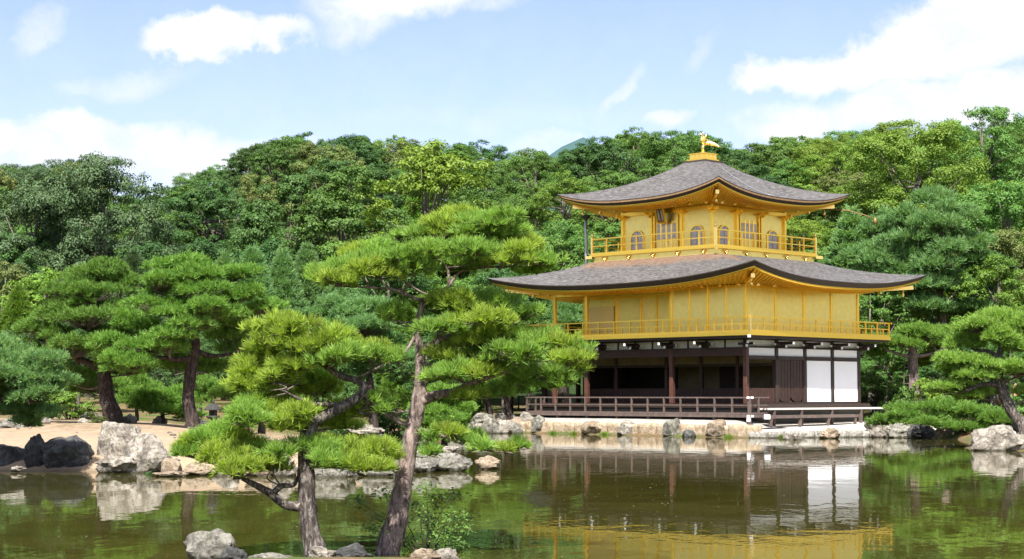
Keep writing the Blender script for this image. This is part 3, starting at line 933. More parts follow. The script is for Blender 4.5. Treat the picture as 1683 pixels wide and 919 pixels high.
    e = MB(); e.box(1.28, 1.57, -.41, -.355, 0.77, 0.97); part(e, 'white_rail_end', 'white_tip', st)

    # ---- middle storey
    o = 1.11
    mb = MB(); mb.box(-L - o, o, -o, W + o, 4.48, 4.56); bf = part(mb, 'balcony_floor', 'gold')
    mb = MB(); mb.box(-L - o + .06, o - .06, -o + .06, W + o - .06, 4.30, 4.478); part(mb, 'balcony_joists', 'dark_wood', bf)
    mb = MB(); mb.box(-L - o - .02, o + .02, -o - .02, -o, 4.40, 4.565); mb.box(o, o + .02, -o, W + o, 4.40, 4.563); mb.box(-L - o - .02, -L - o, -o, W + o, 4.40, 4.563)
    part(mb, 'balcony_fascia', 'gold', bf)
    railing(-L - o + .05, o - .05, -o + .05, W + o - .05, 4.56, 5.20, 1.0, 'gold', 'SENW', 0.06, 0.055, True, None)
    for (x, y) in ((o - .05, -o + .05),):
        q = MB(); q.box(x - .05, x + .05, y - .05, y + .05, 4.42, 5.33); part(q, 'corner_post', 'gold_bright')
        q = MB(); q.box(x - .03, x + .07, y - .13, y - .03, 4.3, 4.42); part(q, 'white_rail_end', 'white_tip')
    ztop = 6.72
    second = [(0, 0), (-2 * B, 0), (-4.5 * B, 0), (-L, 0), (0, B), (0, 2 * B), (0, 3 * B), (0, 4 * B), (-L, 2.5 * B), (-L, W), (-4.5 * B, W)]
    for x, y in second: column(x, y, 4.56, ztop, 'gold', 0.16, 'gold_column')
    for i in (0.5, 1, 1.5): column(-i * B, -0.03, 4.56, ztop, 'gold', 0.09 if i != 1 else 0.13, 'gold_mullion')
    q = MB(); q.box(-2 * B + .08, -.08, -0.03, 0.05, 4.56, 6.66); part(q, 'gold_wall', 'gold_wall')
    q = MB(); q.box(-0.05, 0.03, 0.08, W - .08, 4.56, 6.66); part(q, 'gold_wall', 'gold_wall')
    q = MB(); q.box(-2 * B - 0.04, -2 * B + 0.03, 0.08, B, 4.56, 6.66); part(q, 'gold_wall', 'gold_wall')
    q = MB(); q.box(-L, -2 * B - .04, B, B + .07, 4.56, 6.66); part(q, 'gold_wall', 'gold_wall')
    q = MB(); q.box(-L - .03, -L + .05, B + .075, W, 4.56, 6.66); part(q, 'gold_wall', 'gold_wall')
    q = MB(); q.box(-L + .05, -.05, W - .05, W + .02, 4.56, 6.66); part(q, 'gold_wall', 'gold_wall')
    for x in (-5.4, -6.2, -7.0, -8.0, -4.5 * B): column(x, B - .03, 4.56, 6.5, 'gold', 0.09, 'door_stile')
    column(-L, B, 4.56, 6.6, 'gold', .16, 'gold_column')
    q = MB(); q.box(-L + .15, -4.5 * B - .1, B - .08, B - .005, 4.9, 6.15)
    for k in range(16): q.box(-L + .15, -4.5 * B - .1, B - .105, B - .081, 4.93 + k * 0.073, 4.97 + k * 0.073)
    part(q, 'louvre_panel', 'louvre')
    q = MB(); q.box(-L, 0.06, -0.06, 0.06, ztop - .16, ztop - 0.02); q.box(-0.058, 0.063, 0.06, W, ztop - .158, ztop - 0.018); q.box(-L - .06, -L + .06, 0.06, W, ztop - .158, ztop - 0.018)
    q.box(-L, -2 * B - .05, B - .06, B - .002, 6.5, 6.6); part(q, 'head_beam', 'gold')
    q = MB(); q.box(-L + .01, -.05, .065, W - .06, ztop - .06, ztop - .03); part(q, 'veranda_ceiling', 'gold')

    # ---- lower roof
    e1 = 2.36
    cx, cyy = -L / 2 + 0.3036, W / 2 - 0.3404
    hb = 3.85
    r1, _ = roof((-L - e1, e1, -e1, W + e1), (cx - hb, cx + hb, cyy - hb, cyy + hb), 8.16, 6.88, 7.52, 1.55, edge_t=0.24,
                 wall=(-L - .02, .02, -.02, W + .02), z_wall=ztop)
    # ---- upper storey
    h3 = 2.75; b3 = 3.78; zf = 8.52
    X0, X1, Y0, Y1 = cx - b3, cx + b3, cyy - b3, cyy + b3
    q = MB(); q.box(X0 + .05, X1 - .05, Y0 + .05, Y1 - .05, 8.05, 8.42); bb = part(q, 'balcony_base', 'gold_wall')
    q = MB(); q.box(X0 - .08, X1 + .08, Y0 - .08, Y1 + .08, 8.42, zf); part(q, 'balcony_floor', 'gold')
    railing(X0, X1, Y0, Y1, zf, 9.26, 0.95, 'gold', 'SENW', 0.07, 0.055, False, 'gold_bright')
    for sd in range(4):
        for i in range(5):
            t = -0.8 + 0.4 * i
            if sd == 0: p = (cx + t * b3, Y0 + .03); d = (0, -1)
            elif sd == 1: p = (X1 - .03, cyy + t * b3); d = (1, 0)
            elif sd == 2: p = (cx + t * b3, Y1 - .03); d = (0, 1)
            else: p = (X0 + .03, cyy + t * b3); d = (-1, 0)
            q = MB(); n = (-d[1], d[0])
            for a, bz, s in ((-.14, 8.33, .05), (-.05, 8.36, .045), (.06, 8.30, .06), (.04, 8.22, .05), (.14, 8.35, .045), (-.02, 8.27, .04)):
                q.lathe([(.004, -s), (s * .8, -s * .5), (s, 0), (s * .8, s * .5), (.004, s)], (p[0] + n[0] * a + d[0] * .03, p[1] + n[1] * a + d[1] * .03, bz), 8)
            part(q, 'gilt_ornament', 'gold_bright', bb)
    for (sx, sy) in ((1, -1), (1, 1), (-1, -1)):
        q = MB(); c0 = Vector((cx + sx * (b3 + .02), cyy + sy * (b3 + .02), 8.40)); q.bar(c0, c0 + Vector((sx * .22, sy * .22, -.02)), .16, .14); part(q, 'corner_beam_end', 'gold_bright', bb)
    zt3 = 10.6
    q = MB()
    x0, x1, y0, y1 = cx - h3, cx + h3, cyy - h3, cyy + h3
    q.box(x0 + .05, x1 - .05, y0 + .05, y0 + .11, zf, zt3); q.box(x1 - .11, x1 - .05, y0 + .11, y1 - .05, zf, zt3)
    q.box(x0 + .05, x1 - .11, y1 - .11, y1 - .05, zf, zt3); q.box(x0 + .05, x0 + .11, y0 + .11, y1 - .11, zf, zt3)
    part(q, 'gold_wall', 'gold_wall')
    t3 = 2 * h3 / 3
    for i in range(4):
        for j in range(4):
            if i in (0, 3) or j in (0, 3):
                column(x0 + i * t3, y0 + j * t3, zf, zt3, 'gold', 0.13, 'gold_column')
    q = MB(); q.box(x0 - .05, x1 + .05, y0 - .055, y0 + .045, 10.35, 10.52); q.box(x1 - .045, x1 + .055, y0 + .05, y1, 10.352, 10.522); part(q, 'head_beam', 'gold')
    # bracket clusters at the column heads
    for i in range(4):
        for (px, py, dx, dy) in ((x0 + i * t3, y0, 0, -1), (x1, y0 + i * t3, 1, 0)):
            q = MB(); P0 = Vector((px, py, 10.32)); D = Vector((dx, dy, 0)); T = Vector((-dy, dx, 0))
            q.bar(P0, P0 + D * .42 + Vector((0, 0, .05)), .09, .12); q.bar(P0 + D * .2 - T * .24 + Vector((0, 0, .02)), P0 + D * .2 + T * .24 + Vector((0, 0, .02)), .08, .1)
            q.bar(P0 - Vector((0, 0, .1)), P0 + D * .24 - Vector((0, 0, .08)), .08, .1)
            part(q, 'bracket', 'gold')
    # windows and doors: south and east faces
    def face(orig, ux, nrm):
        orig = Vector(orig); ux = Vector(ux); nrm = Vector(nrm)
        fl = 1 if ux.cross(Vector((0, 0, 1))).dot(nrm) > 0 else -1
        def pr(poly, off, th): 
            q = MB(); pl = poly if fl > 0 else poly[::-1]
            return q.prism(poly, orig + nrm * off, ux, (0, 0, 1), th * fl)
        for k in (0, 2):
            c = (k + 0.5) * t3
            w, zb, zs, zt = 0.36, zf + .06, zf + .70, zf + 1.08
            arch = [(c - w, zb), (c + w, zb)] + [(c + w * (0.97 * math.cos(a)) ** 1.0, zs + (zt - zs) * math.sin(a) ** 0.85) for a in np.linspace(0.0, math.pi, 15)]
            wd = part(pr(arch, 0.0, 0.02), 'arched_window', 'lattice')
            fr = MB()
            pts = [(c - w - .03, zb)] + [(c + (w + .03) * math.cos(a), zs + (zt + .03 - zs) * math.sin(a) ** 0.85) for a in np.linspace(math.pi, 0, 15)] + [(c + w + .03, zb)]
            for a, b in zip(pts[:-1], pts[1:]):
                fr.bar(orig + ux * a[0] + Vector((0, 0, a[1])) + nrm * .03, orig + ux * b[0] + Vector((0, 0, b[1])) + nrm * .03, .06, .06, nrm)
            part(fr, 'frame', 'gold', wd)
            gl = MB()
            gl.bar(orig + ux * c + Vector((0, 0, zb)) + nrm * .03, orig + ux * c + Vector((0, 0, zt)) + nrm * .03, .04, .03, nrm)
            for z in (zf + .25, zf + .45, zf + .65, zf + .85):
                gl.bar(orig + ux * (c - w * .93) + Vector((0, 0, z)) + nrm * .026, orig + ux * (c + w * .93) + Vector((0, 0, z)) + nrm * .026, .016, .016, nrm)
            part(gl, 'glazing_bar', 'pale_wood', wd)
        for k in range(4):
            c = t3 + .28 + (k + .5) * (t3 - .56) / 4; w = (t3 - .56) / 8 - .008
            dr = part(pr([(c - w, zf + .04), (c + w, zf + .04), (c + w, zf + 1.42), (c - w, zf + 1.42)], 0.0, 0.03), 'panel_door', 'gold_wall')
            lt = part(pr([(c - w * .72, zf + .5), (c + w * .72, zf + .5), (c + w * .72, zf + 1.34), (c - w * .72, zf + 1.34)], 0.03, 0.008), 'door_lattice', 'lattice', ) if False else None
            q = MB()
            for z in (zf + .55, zf + .85, zf + 1.12, zf + 1.34):
                q.bar(orig + ux * (c - w * .8) + Vector((0, 0, z)) + nrm * .036, orig + ux * (c + w * .8) + Vector((0, 0, z)) + nrm * .036, .02, .012, nrm)
            q2 = pr([(c - w * .72, zf + .6), (c + w * .72, zf + .6), (c + w * .72, zf + 1.32), (c - w * .72, zf + 1.32)], 0.0305, 0.004)
            part(q2, 'door_panel', 'lattice', dr); part(q, 'door_rail', 'gold', dr)
        for k in range(3):
            c = t3 + .28 + (k + 1) * (t3 - .56) / 4
            q = MB(); q.bar(orig + ux * c + Vector((0, 0, zf + .04)) + nrm * .05, orig + ux * c + Vector((0, 0, zf + 1.46)) + nrm * .05, .06, .04, nrm); part(q, 'door_stile', 'gold_bright')
        for c in (t3 + .2, 2 * t3 - .2):
            q = MB(); q.bar(orig + ux * c + Vector((0, 0, zf)) + nrm * .06, orig + ux * c + Vector((0, 0, zf + 1.72)) + nrm * .06, .07, .08, nrm); part(q, 'door_jamb', 'gold')
    face((x0, y0 + .05, 0), (1, 0, 0), (0, -1, 0))
    face((x1 - .05, y0, 0), (0, 1, 0), (1, 0, 0))
    # name board under the south eave, tilted forward
    q = MB(); pc = Vector((cx - .05, y0 - .34, 10.22)); tl = Vector((0, -.32, 1)).normalized(); 
    q.bar(pc - tl * .34, pc + tl * .34, .46, .05, (0, -1, .3)); pq = part(q, 'plaque', 'plaque')
    q = MB()
    for sx in (-.23, .23): q.bar(pc - tl * .36 + Vector((sx, -.02, 0)), pc + tl * .36 + Vector((sx, -.02, 0)), .07, .07, (0, -1, .3))
    for s in (-.36, .36): q.bar(pc + tl * s + Vector((-.26, -.02, 0)), pc + tl * s + Vector((.26, -.02, 0)), .07, .07, (0, -1, .3))
    part(q, 'plaque_frame', 'gold', pq)
    q = MB()
    for sx in (-.10, .10): q.bar(pc - tl * .26 + Vector((sx, -.035, 0)), pc + tl * .26 + Vector((sx, -.035, 0)), .10, .02, (0, -1, .3))
    part(q, 'plaque_lettering', 'pale_wood', pq)

    # ---- upper roof
    e3 = 4.98
    hr = 0.62
    r2, _ = roof((cx - e3, cx + e3, cyy - e3, cyy + e3), (cx - hr, cx + hr, cyy - hr, cyy + hr), 13.0, 10.86, 11.46, 1.72, edge_t=0.24, tan=True,
                 wall=(x0 - .02, x1 + .02, y0 - .02, y1 + .02), z_wall=zt3)
    # bright tips of the bracket arms under both eaves
    for rr, rect, z, num in ((r1, (-L - .95, .95, -.95, W + .95), 6.60, (13, 9)), (r2, (x0 - .95, x1 + .95, y0 - .95, y1 + .95), 10.50, (8, 8))):
        a0, a1, b0, b1 = rect
        for side, nn in (('S', num[0]), ('E', num[1])):
            for i in range(nn):
                t = (i + 0.5) / nn
                p = Vector((a0 + (a1 - a0) * t, b0, z)) if side == 'S' else Vector((a1, b0 + (b1 - b0) * t, z))
                d = Vector((0, -1, 0)) if side == 'S' else Vector((1, 0, 0))
                q = MB(); q.bar(p, p + d * .16 + Vector((0, 0, .02)), .08, .09); part(q, 'bracket_tip', 'gold_bright', rr)
    # hip rafter ends at the visible corners
    for rr, pts in ((r1, ((.0 + 1.75, -1.75, 7.0), (1.75, W + 1.75, 7.0), (-L - 1.75, -1.75, 7.0))), (r2, ((cx + 4.3, cyy - 4.3, 10.95), (cx + 4.3, cyy + 4.3, 10.95), (cx - 4.3, cyy - 4.3, 10.95)))):
        for (px, py, z) in pts:
            sx = 1 if px > cx else -1; sy = 1 if py > cyy else -1
            q = MB(); q.bar((px - sx * 1.2, py - sy * 1.2, z - .22), (px, py, z - .12), .14, .16); q.bar((px, py, z - .12), (px + sx * .14, py + sy * .14, z - .1), .16, .18)
            part(q, 'hip_rafter', 'gold_bright', rr)
            q = MB(); q.lathe([(.01, .12), (.03, .1), (.06, 0), (.07, -.1), (.05, -.1), (.01, -.1)], (px - sx * .2, py - sy * .2, z - .42), 10); q.bar((px - sx * .2, py - sy * .2, z - .3), (px - sx * .2, py - sy * .2, z - .15), .02, .02)
            part(q, 'wind_bell', 'gold_bright', rr)
    # lightning wire down the east slope
    q = MB(); pts = []
    for k in range(9):
        t = 0.05 + 0.72 * k / 8; drop = 1 - (1 - t) ** 1.72
        yy = cyy + .3 * t; pts.append((cx + hr + (e3 - hr) * t, yy, 13.0 - (13.0 - 10.86) * drop + .04))
    q.tube(pts, [.009] * 9, 5); part(q, 'lightning_wire', 'metal', r2)
    # finial: two-tier gilt pedestal and the phoenix
    q = MB(); q.box(cx - .70, cx + .70, cyy - .70, cyy + .70, 12.95, 13.028); part(q, 'ridge_cap', 'roof_edge', r2)
    q = MB(); q.box(cx - .55, cx + .55, cyy - .55, cyy + .55, 13.03, 13.11); q.box(cx - .46, cx + .46, cyy - .46, cyy + .46, 13.11, 13.36); q.box(cx - .49, cx + .49, cyy - .49, cyy + .49, 13.36, 13.40)
    pd = part(q, 'finial_pedestal', 'gold')
    for k in (-.3, 0, .3):
        q = MB(); q.box(cx + k - .05, cx + k + .05, cyy - .480, cyy - .462, 13.14, 13.33); part(q, 'pedestal_panel', 'gold_bright', pd)
        q = MB(); q.box(cx + .462, cx + .480, cyy + k - .05, cyy + k + .05, 13.14, 13.33); part(q, 'pedestal_panel', 'gold_bright', pd)
    # phoenix looks to the left of the photograph, a little towards the pond
    hd = Vector((-0.38, -0.925, 0)); rt = Vector((hd.y, -hd.x, 0)); C = Vector((cx, cyy, 13.40))
    def P(f, r, z): return C + hd * f + rt * r + Vector((0, 0, z))
    q = MB()
    q.lathe([(.16, 0), (.17, .05), (.10, .10), (.05, .12)], C, 12)
    q.tube([P(0, -.06, .1), P(.02, -.06, .28), P(-.02, -.05, .48)], [.034, .03, .06], 8)
    q.tube([P(0, .06, .1), P(.02, .06, .28), P(-.02, .05, .48)], [.034, .03, .06], 8)
    q.tube([P(-.22, 0, .46), P(-.12, 0, .50), P(0, 0, .57), P(.07, 0, .68), P(.07, 0, .79), P(.05, 0, .88), P(.08, 0, .95), P(.16, 0, .96)],
           [.05, .09, .115, .09, .055, .045, .055, .02], 10)
    q.bar(P(.13, 0, .95), P(.21, 0, .92), .03, .035)
    q.tube([P(.05, 0, .98), P(-.02, 0, 1.05), P(-.08, 0, 1.06)], [.03, .025, .01], 6)
    ph = part(q, 'phoenix_statue', 'gold_bright')
    for sg in (-1, 1):
        q = MB()
        for k in range(6):
            a = math.radians(28 + 17 * k)
            q.tube([P(.0, .08 * sg, .60), P(-.08 * k / 5, (.10 + .12 * math.cos(a)) * sg, .62 + .16 * math.sin(a)), P(-.16 * k / 5, (.12 + .24 * math.cos(a)) * sg, .62 + .34 * math.sin(a))], [.03, .045, .012], 6)
        part(q, 'wing', 'gold_bright', ph)
    q = MB()
    for k in range(9):
        a = math.radians(-18 + 11 * k); w = (k - 4) * .055
        q.tube([P(-.18, 0, .48), P(-.36, w * .8, .52 + .22 * math.sin(a)), P(-.36 - .19 * math.cos(a), w * 2.2, .46 + .34 * math.sin(a)), P(-.40 - .27 * math.cos(a), w * 2.8, .38 + .36 * math.sin(a))], [.03, .05, .045, .012], 6)
    part(q, 'tail', 'gold_bright', ph)
    # rain pipe on the west eave, gilt spout at the north-east corner
    px, py = cx - 4.42, cyy - 3.55
    q = MB(); q.lathe([(.05, -.3), (.08, -.22), (.26, -.02), (.28, 0)], (px, py, 10.5), 12); dp = part(q, 'pipe_hopper', 'dark_metal', r2)
    q = MB(); q.tube([(px, py, 10.25), (px - .02, py, 9.7), (px + .03, py, 9.2), (px, py, 8.6), (px + .02, py, 7.7)], [.07] * 5, 8); part(q, 'rain_pipe', 'metal', r2)
    q = MB(); q.tube([(cx + 4.1, cyy + 4.1, 10.72), (cx + 4.9, cyy + 4.9, 10.66), (cx + 5.5, cyy + 5.5, 10.42), (cx + 5.85, cyy + 5.85, 10.22)], [.024] * 4, 8)
    q.lathe([(.09, -.22), (.08, -.05), (.05, .08), (.01, .1)], (cx + 5.82, cyy + 5.82, 10.22), 10); part(q, 'eave_spout', 'bronze', r2)


build_pavilion()


def build_porch():
    """small roofed fishing porch joined to the west side"""
    p = empty('fishing_porch', loc2w(-14.1, 1.8, 0), YAW)
    tag(p, 'small dark-posted fishing porch with gabled roof at the west side of the pavilion', 'porch')
    for x in (-1.3, 1.1):
        for y in (-1.2, 1.2):
            q = MB(); q.box(x - .09, x + .09, y - .09, y + .09, -.4, 3.05); q.build('post', M['dark_wood'], p)
    q = MB(); q.box(-1.5, 1.25, -1.35, 1.35, .98, 1.1); q.build('deck', M['dark_wood'], p)
    q = MB()
    for z in (1.35, 1.75): q.bar((-1.4, -1.25, z), (1.2, -1.25, z), .06, .06); q.bar((-1.4, 1.25, z), (1.2, 1.25, z), .06, .06); q.bar((-1.42, -1.2, z), (-1.42, 1.2, z), .06, .06)
    for x in (-.7, -.1, .5): q.box(x - .03, x + .03, -1.275, -1.225, 1.1, 1.72)
    q.build('railing', M['dark_wood'], p)
    q = MB()
    pr = [(-1.9, 2.95), (-1.0, 3.2), (0, 3.75), (1.0, 3.2), (1.9, 2.95), (1.9, 2.83), (1.0, 3.06), (0, 3.6), (-1.0, 3.06), (-1.9, 2.83)]
    q.prism(pr, (-1.8, 0, 0), (0, 1, 0), (0, 0, 1), 3.2); q.build('roof', M['roof'], p)
    q = MB(); q.box(-1.85, 1.45, -.1, .1, 3.76, 3.9); q.build('ridge_beam', M['roof_edge'], p)


build_porch()


# ------------------------------------------------------------------ rocks and walls
def rock_mesh(seed, sx, sy, sz, rough=0.28, sub=4, flat=0.15, chisel=0.5):
    import bmesh
    bm = bmesh.new(); bmesh.ops.create_icosphere(bm, subdivisions=sub, radius=1.0)
    rd = random.Random(seed)
    off = Vector((rd.uniform(-50, 50), rd.uniform(-50, 50), rd.uniform(-50, 50)))
    planes = []
    for k in range(11):
        n = Vector((rd.gauss(0, 1), rd.gauss(0, 1), rd.gauss(0, .8))).normalized(); planes.append((n, rd.uniform(.62, .92)))
    for v in bm.verts:
        p = v.co.copy()
        for n, d in planes:                       # chisel to facets
            e = p.dot(n) - d
            if e > 0: p -= n * (e * .85)
        f = mnoise.fractal(p * 1.4 + off, 1.0, 2.0, 4) * rough + mnoise.fractal(p * 4.5 + off, 1.0, 2.0, 4) * rough * .42
        p *= 1 + f
        v.co = Vector((p.x * sx, p.y * sy, p.z * sz))
    me = bpy.data.meshes.new('rock'); bm.to_mesh(me); bm.free()
    for pl in me.polygons: pl.use_smooth = True
    try: me.set_sharp_from_angle(angle=math.radians(32))
    except Exception: pass
    return me


ROCKN = [0]


def rock(px, py_base, Y, w_px, h_px, mat, label, group=None, depth=0.8, rough=0.28, sink=0.35, rz=0.0, name='boulder', sub=4, bz=None):
    """rock whose waterline or foot is at (px, py_base) at depth Y, w_px x h_px in the photograph"""
    ROCKN[0] += 1
    s = mpp(Y); c = at(px, py_base, Y); w = w_px * s / 2; h = h_px * s
    sz = h * (1 + sink) / 2 * 1.08
    me = rock_mesh(ROCKN[0] * 13 + 5, w * 1.08, w * depth, sz, rough, sub)
    z0 = c.z if bz is None else bz
    o = link_mesh(name, me, M[mat]); o.location = (c.x, Y + w * depth * .6, z0 + h - sz * .97); o.rotation_euler = (0, 0, rz)
    return tag(o, label, 'rock', group)


def build_rocks():
    # left bank
    rock(188, 771, 42.8, 84, 78, 'rock_pale', 'tall pale lichen-spotted boulder standing at the edge of the sandy bank', None, .8, .22)
    rock(234, 774, 41.4, 88, 54, 'rock_pale', 'lower flat-topped pale boulder against the tall pale boulder', None, .8, .18)
    rock(192, 775, 41.2, 66, 28, 'rock_pale', 'small pale stone at the foot of the tall pale boulder', None, .6)
    rock(106, 771, 42.4, 88, 50, 'rock_dark', 'big dark rounded boulder in the shade left of the tall pale boulder', None, .8, .2)
    rock(58, 771, 42.6, 40, 52, 'rock_dark', 'narrow pointed dark stone between two dark boulders', None, .6, .25)
    rock(14, 771, 43.0, 96, 42, 'rock_dark', 'long dark boulder at the left edge of the shore', None, .8, .2)
    rock(26, 773, 41.5, 26, 6, 'rock_pale', 'low pale stone in the water before the dark boulders', None, .6)
    rock(278, 781, 39.8, 38, 28, 'rock_tan', 'squarish pinkish stone at the waterline beside the fern', None, .9, .14)
    rock(276, 783, 39.4, 52, 9, 'rock_tan', 'flat ledge stone under the squarish pinkish stone', None, .6)
    rock(322, 781, 40.0, 58, 18, 'rock_tan', 'low sandy stone right of the squarish pinkish stone', None, .7, .2)
    rock(372, 782, 39.8, 50, 20, 'rock_pale', 'pale shore stone half hidden by the lowest pine boughs', None, .7)
    rock(432, 783, 39.6, 60, 26, 'rock_tan', 'tan shore stone left of the dark pine trunk', None, .7)
    rock(468, 783, 39.4, 40, 34, 'rock_pale', 'upright pale stone just left of the dark pine trunk', None, .7)
    rock(545, 785, 39.2, 84, 36, 'rock', 'wide grey stone on the shore right of the dark pine trunk', None, .7)
    rock(622, 784, 39.6, 86, 30, 'rock', 'wide grey stone on the shore left of the leaning pine trunk', None, .7)
    rock(690, 775, 41.4, 54, 30, 'rock', 'grey stone just right of the leaning pine trunk', None, .8)
    rock(741, 771, 42.2, 62, 26, 'rock', 'broad grey stone at the tip of the sandy bank', None, .8, .2)
    rock(738, 747, 44.2, 30, 9, 'rock_pale', 'thin pale slab lying behind the broad grey stone at the tip', None, .6, bz=.42)
    rock(801, 768, 43.2, 42, 17, 'rock_tan', 'small pinkish rock alone in the open water', None, .7, .2)
    rock(600, 716, 66, 62, 18, 'rock_pale', 'white jagged rocks on the far side of the inlet between the pines', None, .7, .4)
    # stones up on the sandy bank
    for k, (px, py, Y, w, h, mt, lb) in enumerate((
            (136, 694, 52, 20, 9, 'rock_pale', 'small pale stone by a tuft left of the thick pine trunk'),
            (207, 689, 55, 32, 16, 'rock', 'grey flat stone right of the thick pine trunk'),
            (212, 676, 60, 26, 12, 'rock_tan', 'tan stone on the rise behind the thick pine'),
            (333, 694, 52.5, 22, 16, 'rock_dark', 'dark stone between the tall pine trunk and the stone lantern'),
            (264, 685, 57, 26, 14, 'rock_pale', 'pale stone under the low spreading pine shrub'),
            (20, 700, 50, 70, 20, 'rock', 'long grey stone under the overhanging boughs at the left edge'),
            (60, 693, 53, 40, 16, 'rock_pale', 'pale stone behind the long grey stone at the left edge'),
            (150, 671, 62, 36, 14, 'rock', 'grey stone in the shade of the yellow-green sapling'))):
        p = at(px, py, Y)
        rock(px, py, Y, w, h, mt, lb, None, .7, .25, .5, 0, 'boulder', 3, gz(p.x, p.y) - .02)
    # islet rocks close to the camera
    rock(345, 921, 19.3, 92, 46, 'rock', 'large angular grey rock at the left end of the near islet', None, .75, .22, .3)
    rock(385, 925, 19.0, 40, 22, 'rock_dark', 'dark wedge of rock beside the large angular islet rock', None, .8)
    rock(450, 925, 19.15, 90, 14, 'rock', 'low mottled rock on the islet between the large rock and the dark pine', None, .6)
    rock(530, 922, 19.25, 44, 22, 'rock_pale', 'pale rock at the foot of the dark pine trunk on the islet', None, .8)
    rock(575, 924, 19.3, 66, 26, 'rock_dark', 'black rounded rock between the two near pine trunks', None, .8)
    rock(700, 924, 19.2, 44, 20, 'rock_tan', 'cream rock right of the leaning trunk on the islet', None, .8)
    rock(735, 925, 19.35, 52, 22, 'rock_pale', 'pinkish grey rock at the right end of the near islet', None, .8)
    # right bank
    rock(1640, 742, 57.4, 92, 40, 'rock_pale', 'broad pale rock jutting into the water below the leaning right-hand pine', None, .7, .2)
    rock(1690, 742, 57.6, 64, 32, 'rock_pale', 'pale rock cut by the right edge of the view', None, .8, .2)
    rock(1672, 716, 60.5, 46, 24, 'rock_dark', 'dark rock behind the broad pale rock at the pine foot', None, .8, .2, .35, 0, 'boulder', 4, .3)
    far = 'stones of the far right shore'
    for px, py, Y, w, h, mt, lb in ((1455, 719, 75.4, 62, 36, 'rock_pale', 'tall whitish boulder at the right end of the stone terrace'),
                                    (1478, 720, 74.8, 44, 22, 'rock', 'grey boulder right of the tall whitish boulder'),
                                    (1520, 720, 74.2, 46, 22, 'rock_dark', 'dark rock in the shaded cove below the low pine branch'),
                                    (1552, 721, 73.6, 30, 20, 'rock_tan', 'tan rock in the middle of the shaded cove'),
                                    (1578, 722, 73.0, 44, 26, 'rock', 'grey rock at the right of the shaded cove'),
                                    (1606, 722, 72.4, 40, 24, 'rock_dark', 'dark rock behind the broad pale right-hand rock'),
                                    (1500, 716, 76.2, 34, 22, 'rock', 'mottled rock at the back of the shaded cove')):
        rock(px, py, Y, w, h, mt, lb, None, .7, .3)
    rock(1303, 724, 71.4, 28, 14, 'rock_pale', 'small white rock in the water before the stone terrace', None, .8)
    rock(1365, 720, 73.6, 30, 17, 'rock_tan', 'small yellowish rock with weeds against the terrace wall', None, .8)
    # inlet and porch shore
    sh = (('rock', 'grey rock on the shore below the thin pines left of the porch'), ('rock_pale', 'pale rock on the shore below the thin pines left of the porch'))
    for k, (px, py, Y, w, h) in enumerate(((766, 712, 82.5, 26, 24), (786, 713, 82.0, 30, 18), (808, 712, 82.8, 26, 26), (826, 712, 83.0, 30, 22), (846, 713, 83.2, 30, 20),
                                           (866, 708, 84.5, 34, 28), (795, 697, 85, 40, 18), (830, 694, 86, 36, 18), (748, 706, 82.4, 30, 20))):
        mt, lb = sh[k % 2]
        rock(px, py, Y, w, h, mt, lb, lb.split(' on ')[0] + 's of the porch shore', .8, .3, .5, 0, 'boulder', 3)
    # boulders set into the retaining wall: local x along the wall
    for x, w, h, mt, lb in ((-13.6, 1.1, .62, 'rock_pale', 'pale boulder at the far left end of the retaining wall'), (-12.3, 1.0, .72, 'rock_tan', 'tan rounded boulder near the left end of the retaining wall'),
                            (-10.9, .85, .78, 'rock', 'upright grey boulder in the left part of the retaining wall'), (-7.4, 1.2, .60, 'rock_tan', 'wide brownish boulder mid-way along the retaining wall'),
                            (-5.3, 1.0, .64, 'rock_pale', 'pale boulder just right of the middle of the retaining wall'), (-2.55, 1.0, .84, 'rock', 'large upright grey boulder in the right half of the retaining wall'),
                            (-.05, 1.25, .84, 'rock_tan', 'large orange-tan boulder near the corner of the retaining wall')):
        ROCKN[0] += 1
        me = rock_mesh(ROCKN[0] * 13 + 5, w / 2, .42, h * .62, .18)
        o = link_mesh('boulder', me, M[mt]); o.location = loc2w(x, -1.98, h * .42); o.rotation_euler = (0, 0, YAW)
        tag(o, lb, 'rock')
    ROCKN[0] += 1
    me = rock_mesh(ROCKN[0] * 13 + 5, .34, .34, .26, .2); o = link_mesh('boulder', me, M['rock_dark']); o.location = loc2w(-.95, -2.75, .06)
    tag(o, 'dark wet rock in the water in front of the retaining wall', 'rock')


build_rocks()


def build_pebbles():
    rd = random.Random(64); srcs = [rock_mesh(900 + k, 1, 1, .7, .25, 2) for k in range(4)]
    for m_ in srcs: m_.materials.append(M['rock_pale'])
    n = 0
    while n < 70:
        x, y = rd.uniform(-15, -2.2), rd.uniform(40.6, 51)
        z = gz(x, y)
        if not .08 < z < .9: continue
        if rd.random() > (.9 if z < .36 else .25): continue
        n += 1
        s_ = rd.uniform(.03, .09)
        o = bpy.data.objects.new('pebble', srcs[n % 4]); COL.objects.link(o); o.location = (x, y, z + s_ * .2); o.scale = (s_ * rd.uniform(.9, 1.5), s_, s_ * .8); o.rotation_euler = (0, 0, rd.uniform(0, 6))
        tag(o, 'small pebble lying on the sandy left bank', 'pebble', 'pebbles on the sandy left bank')


build_pebbles()


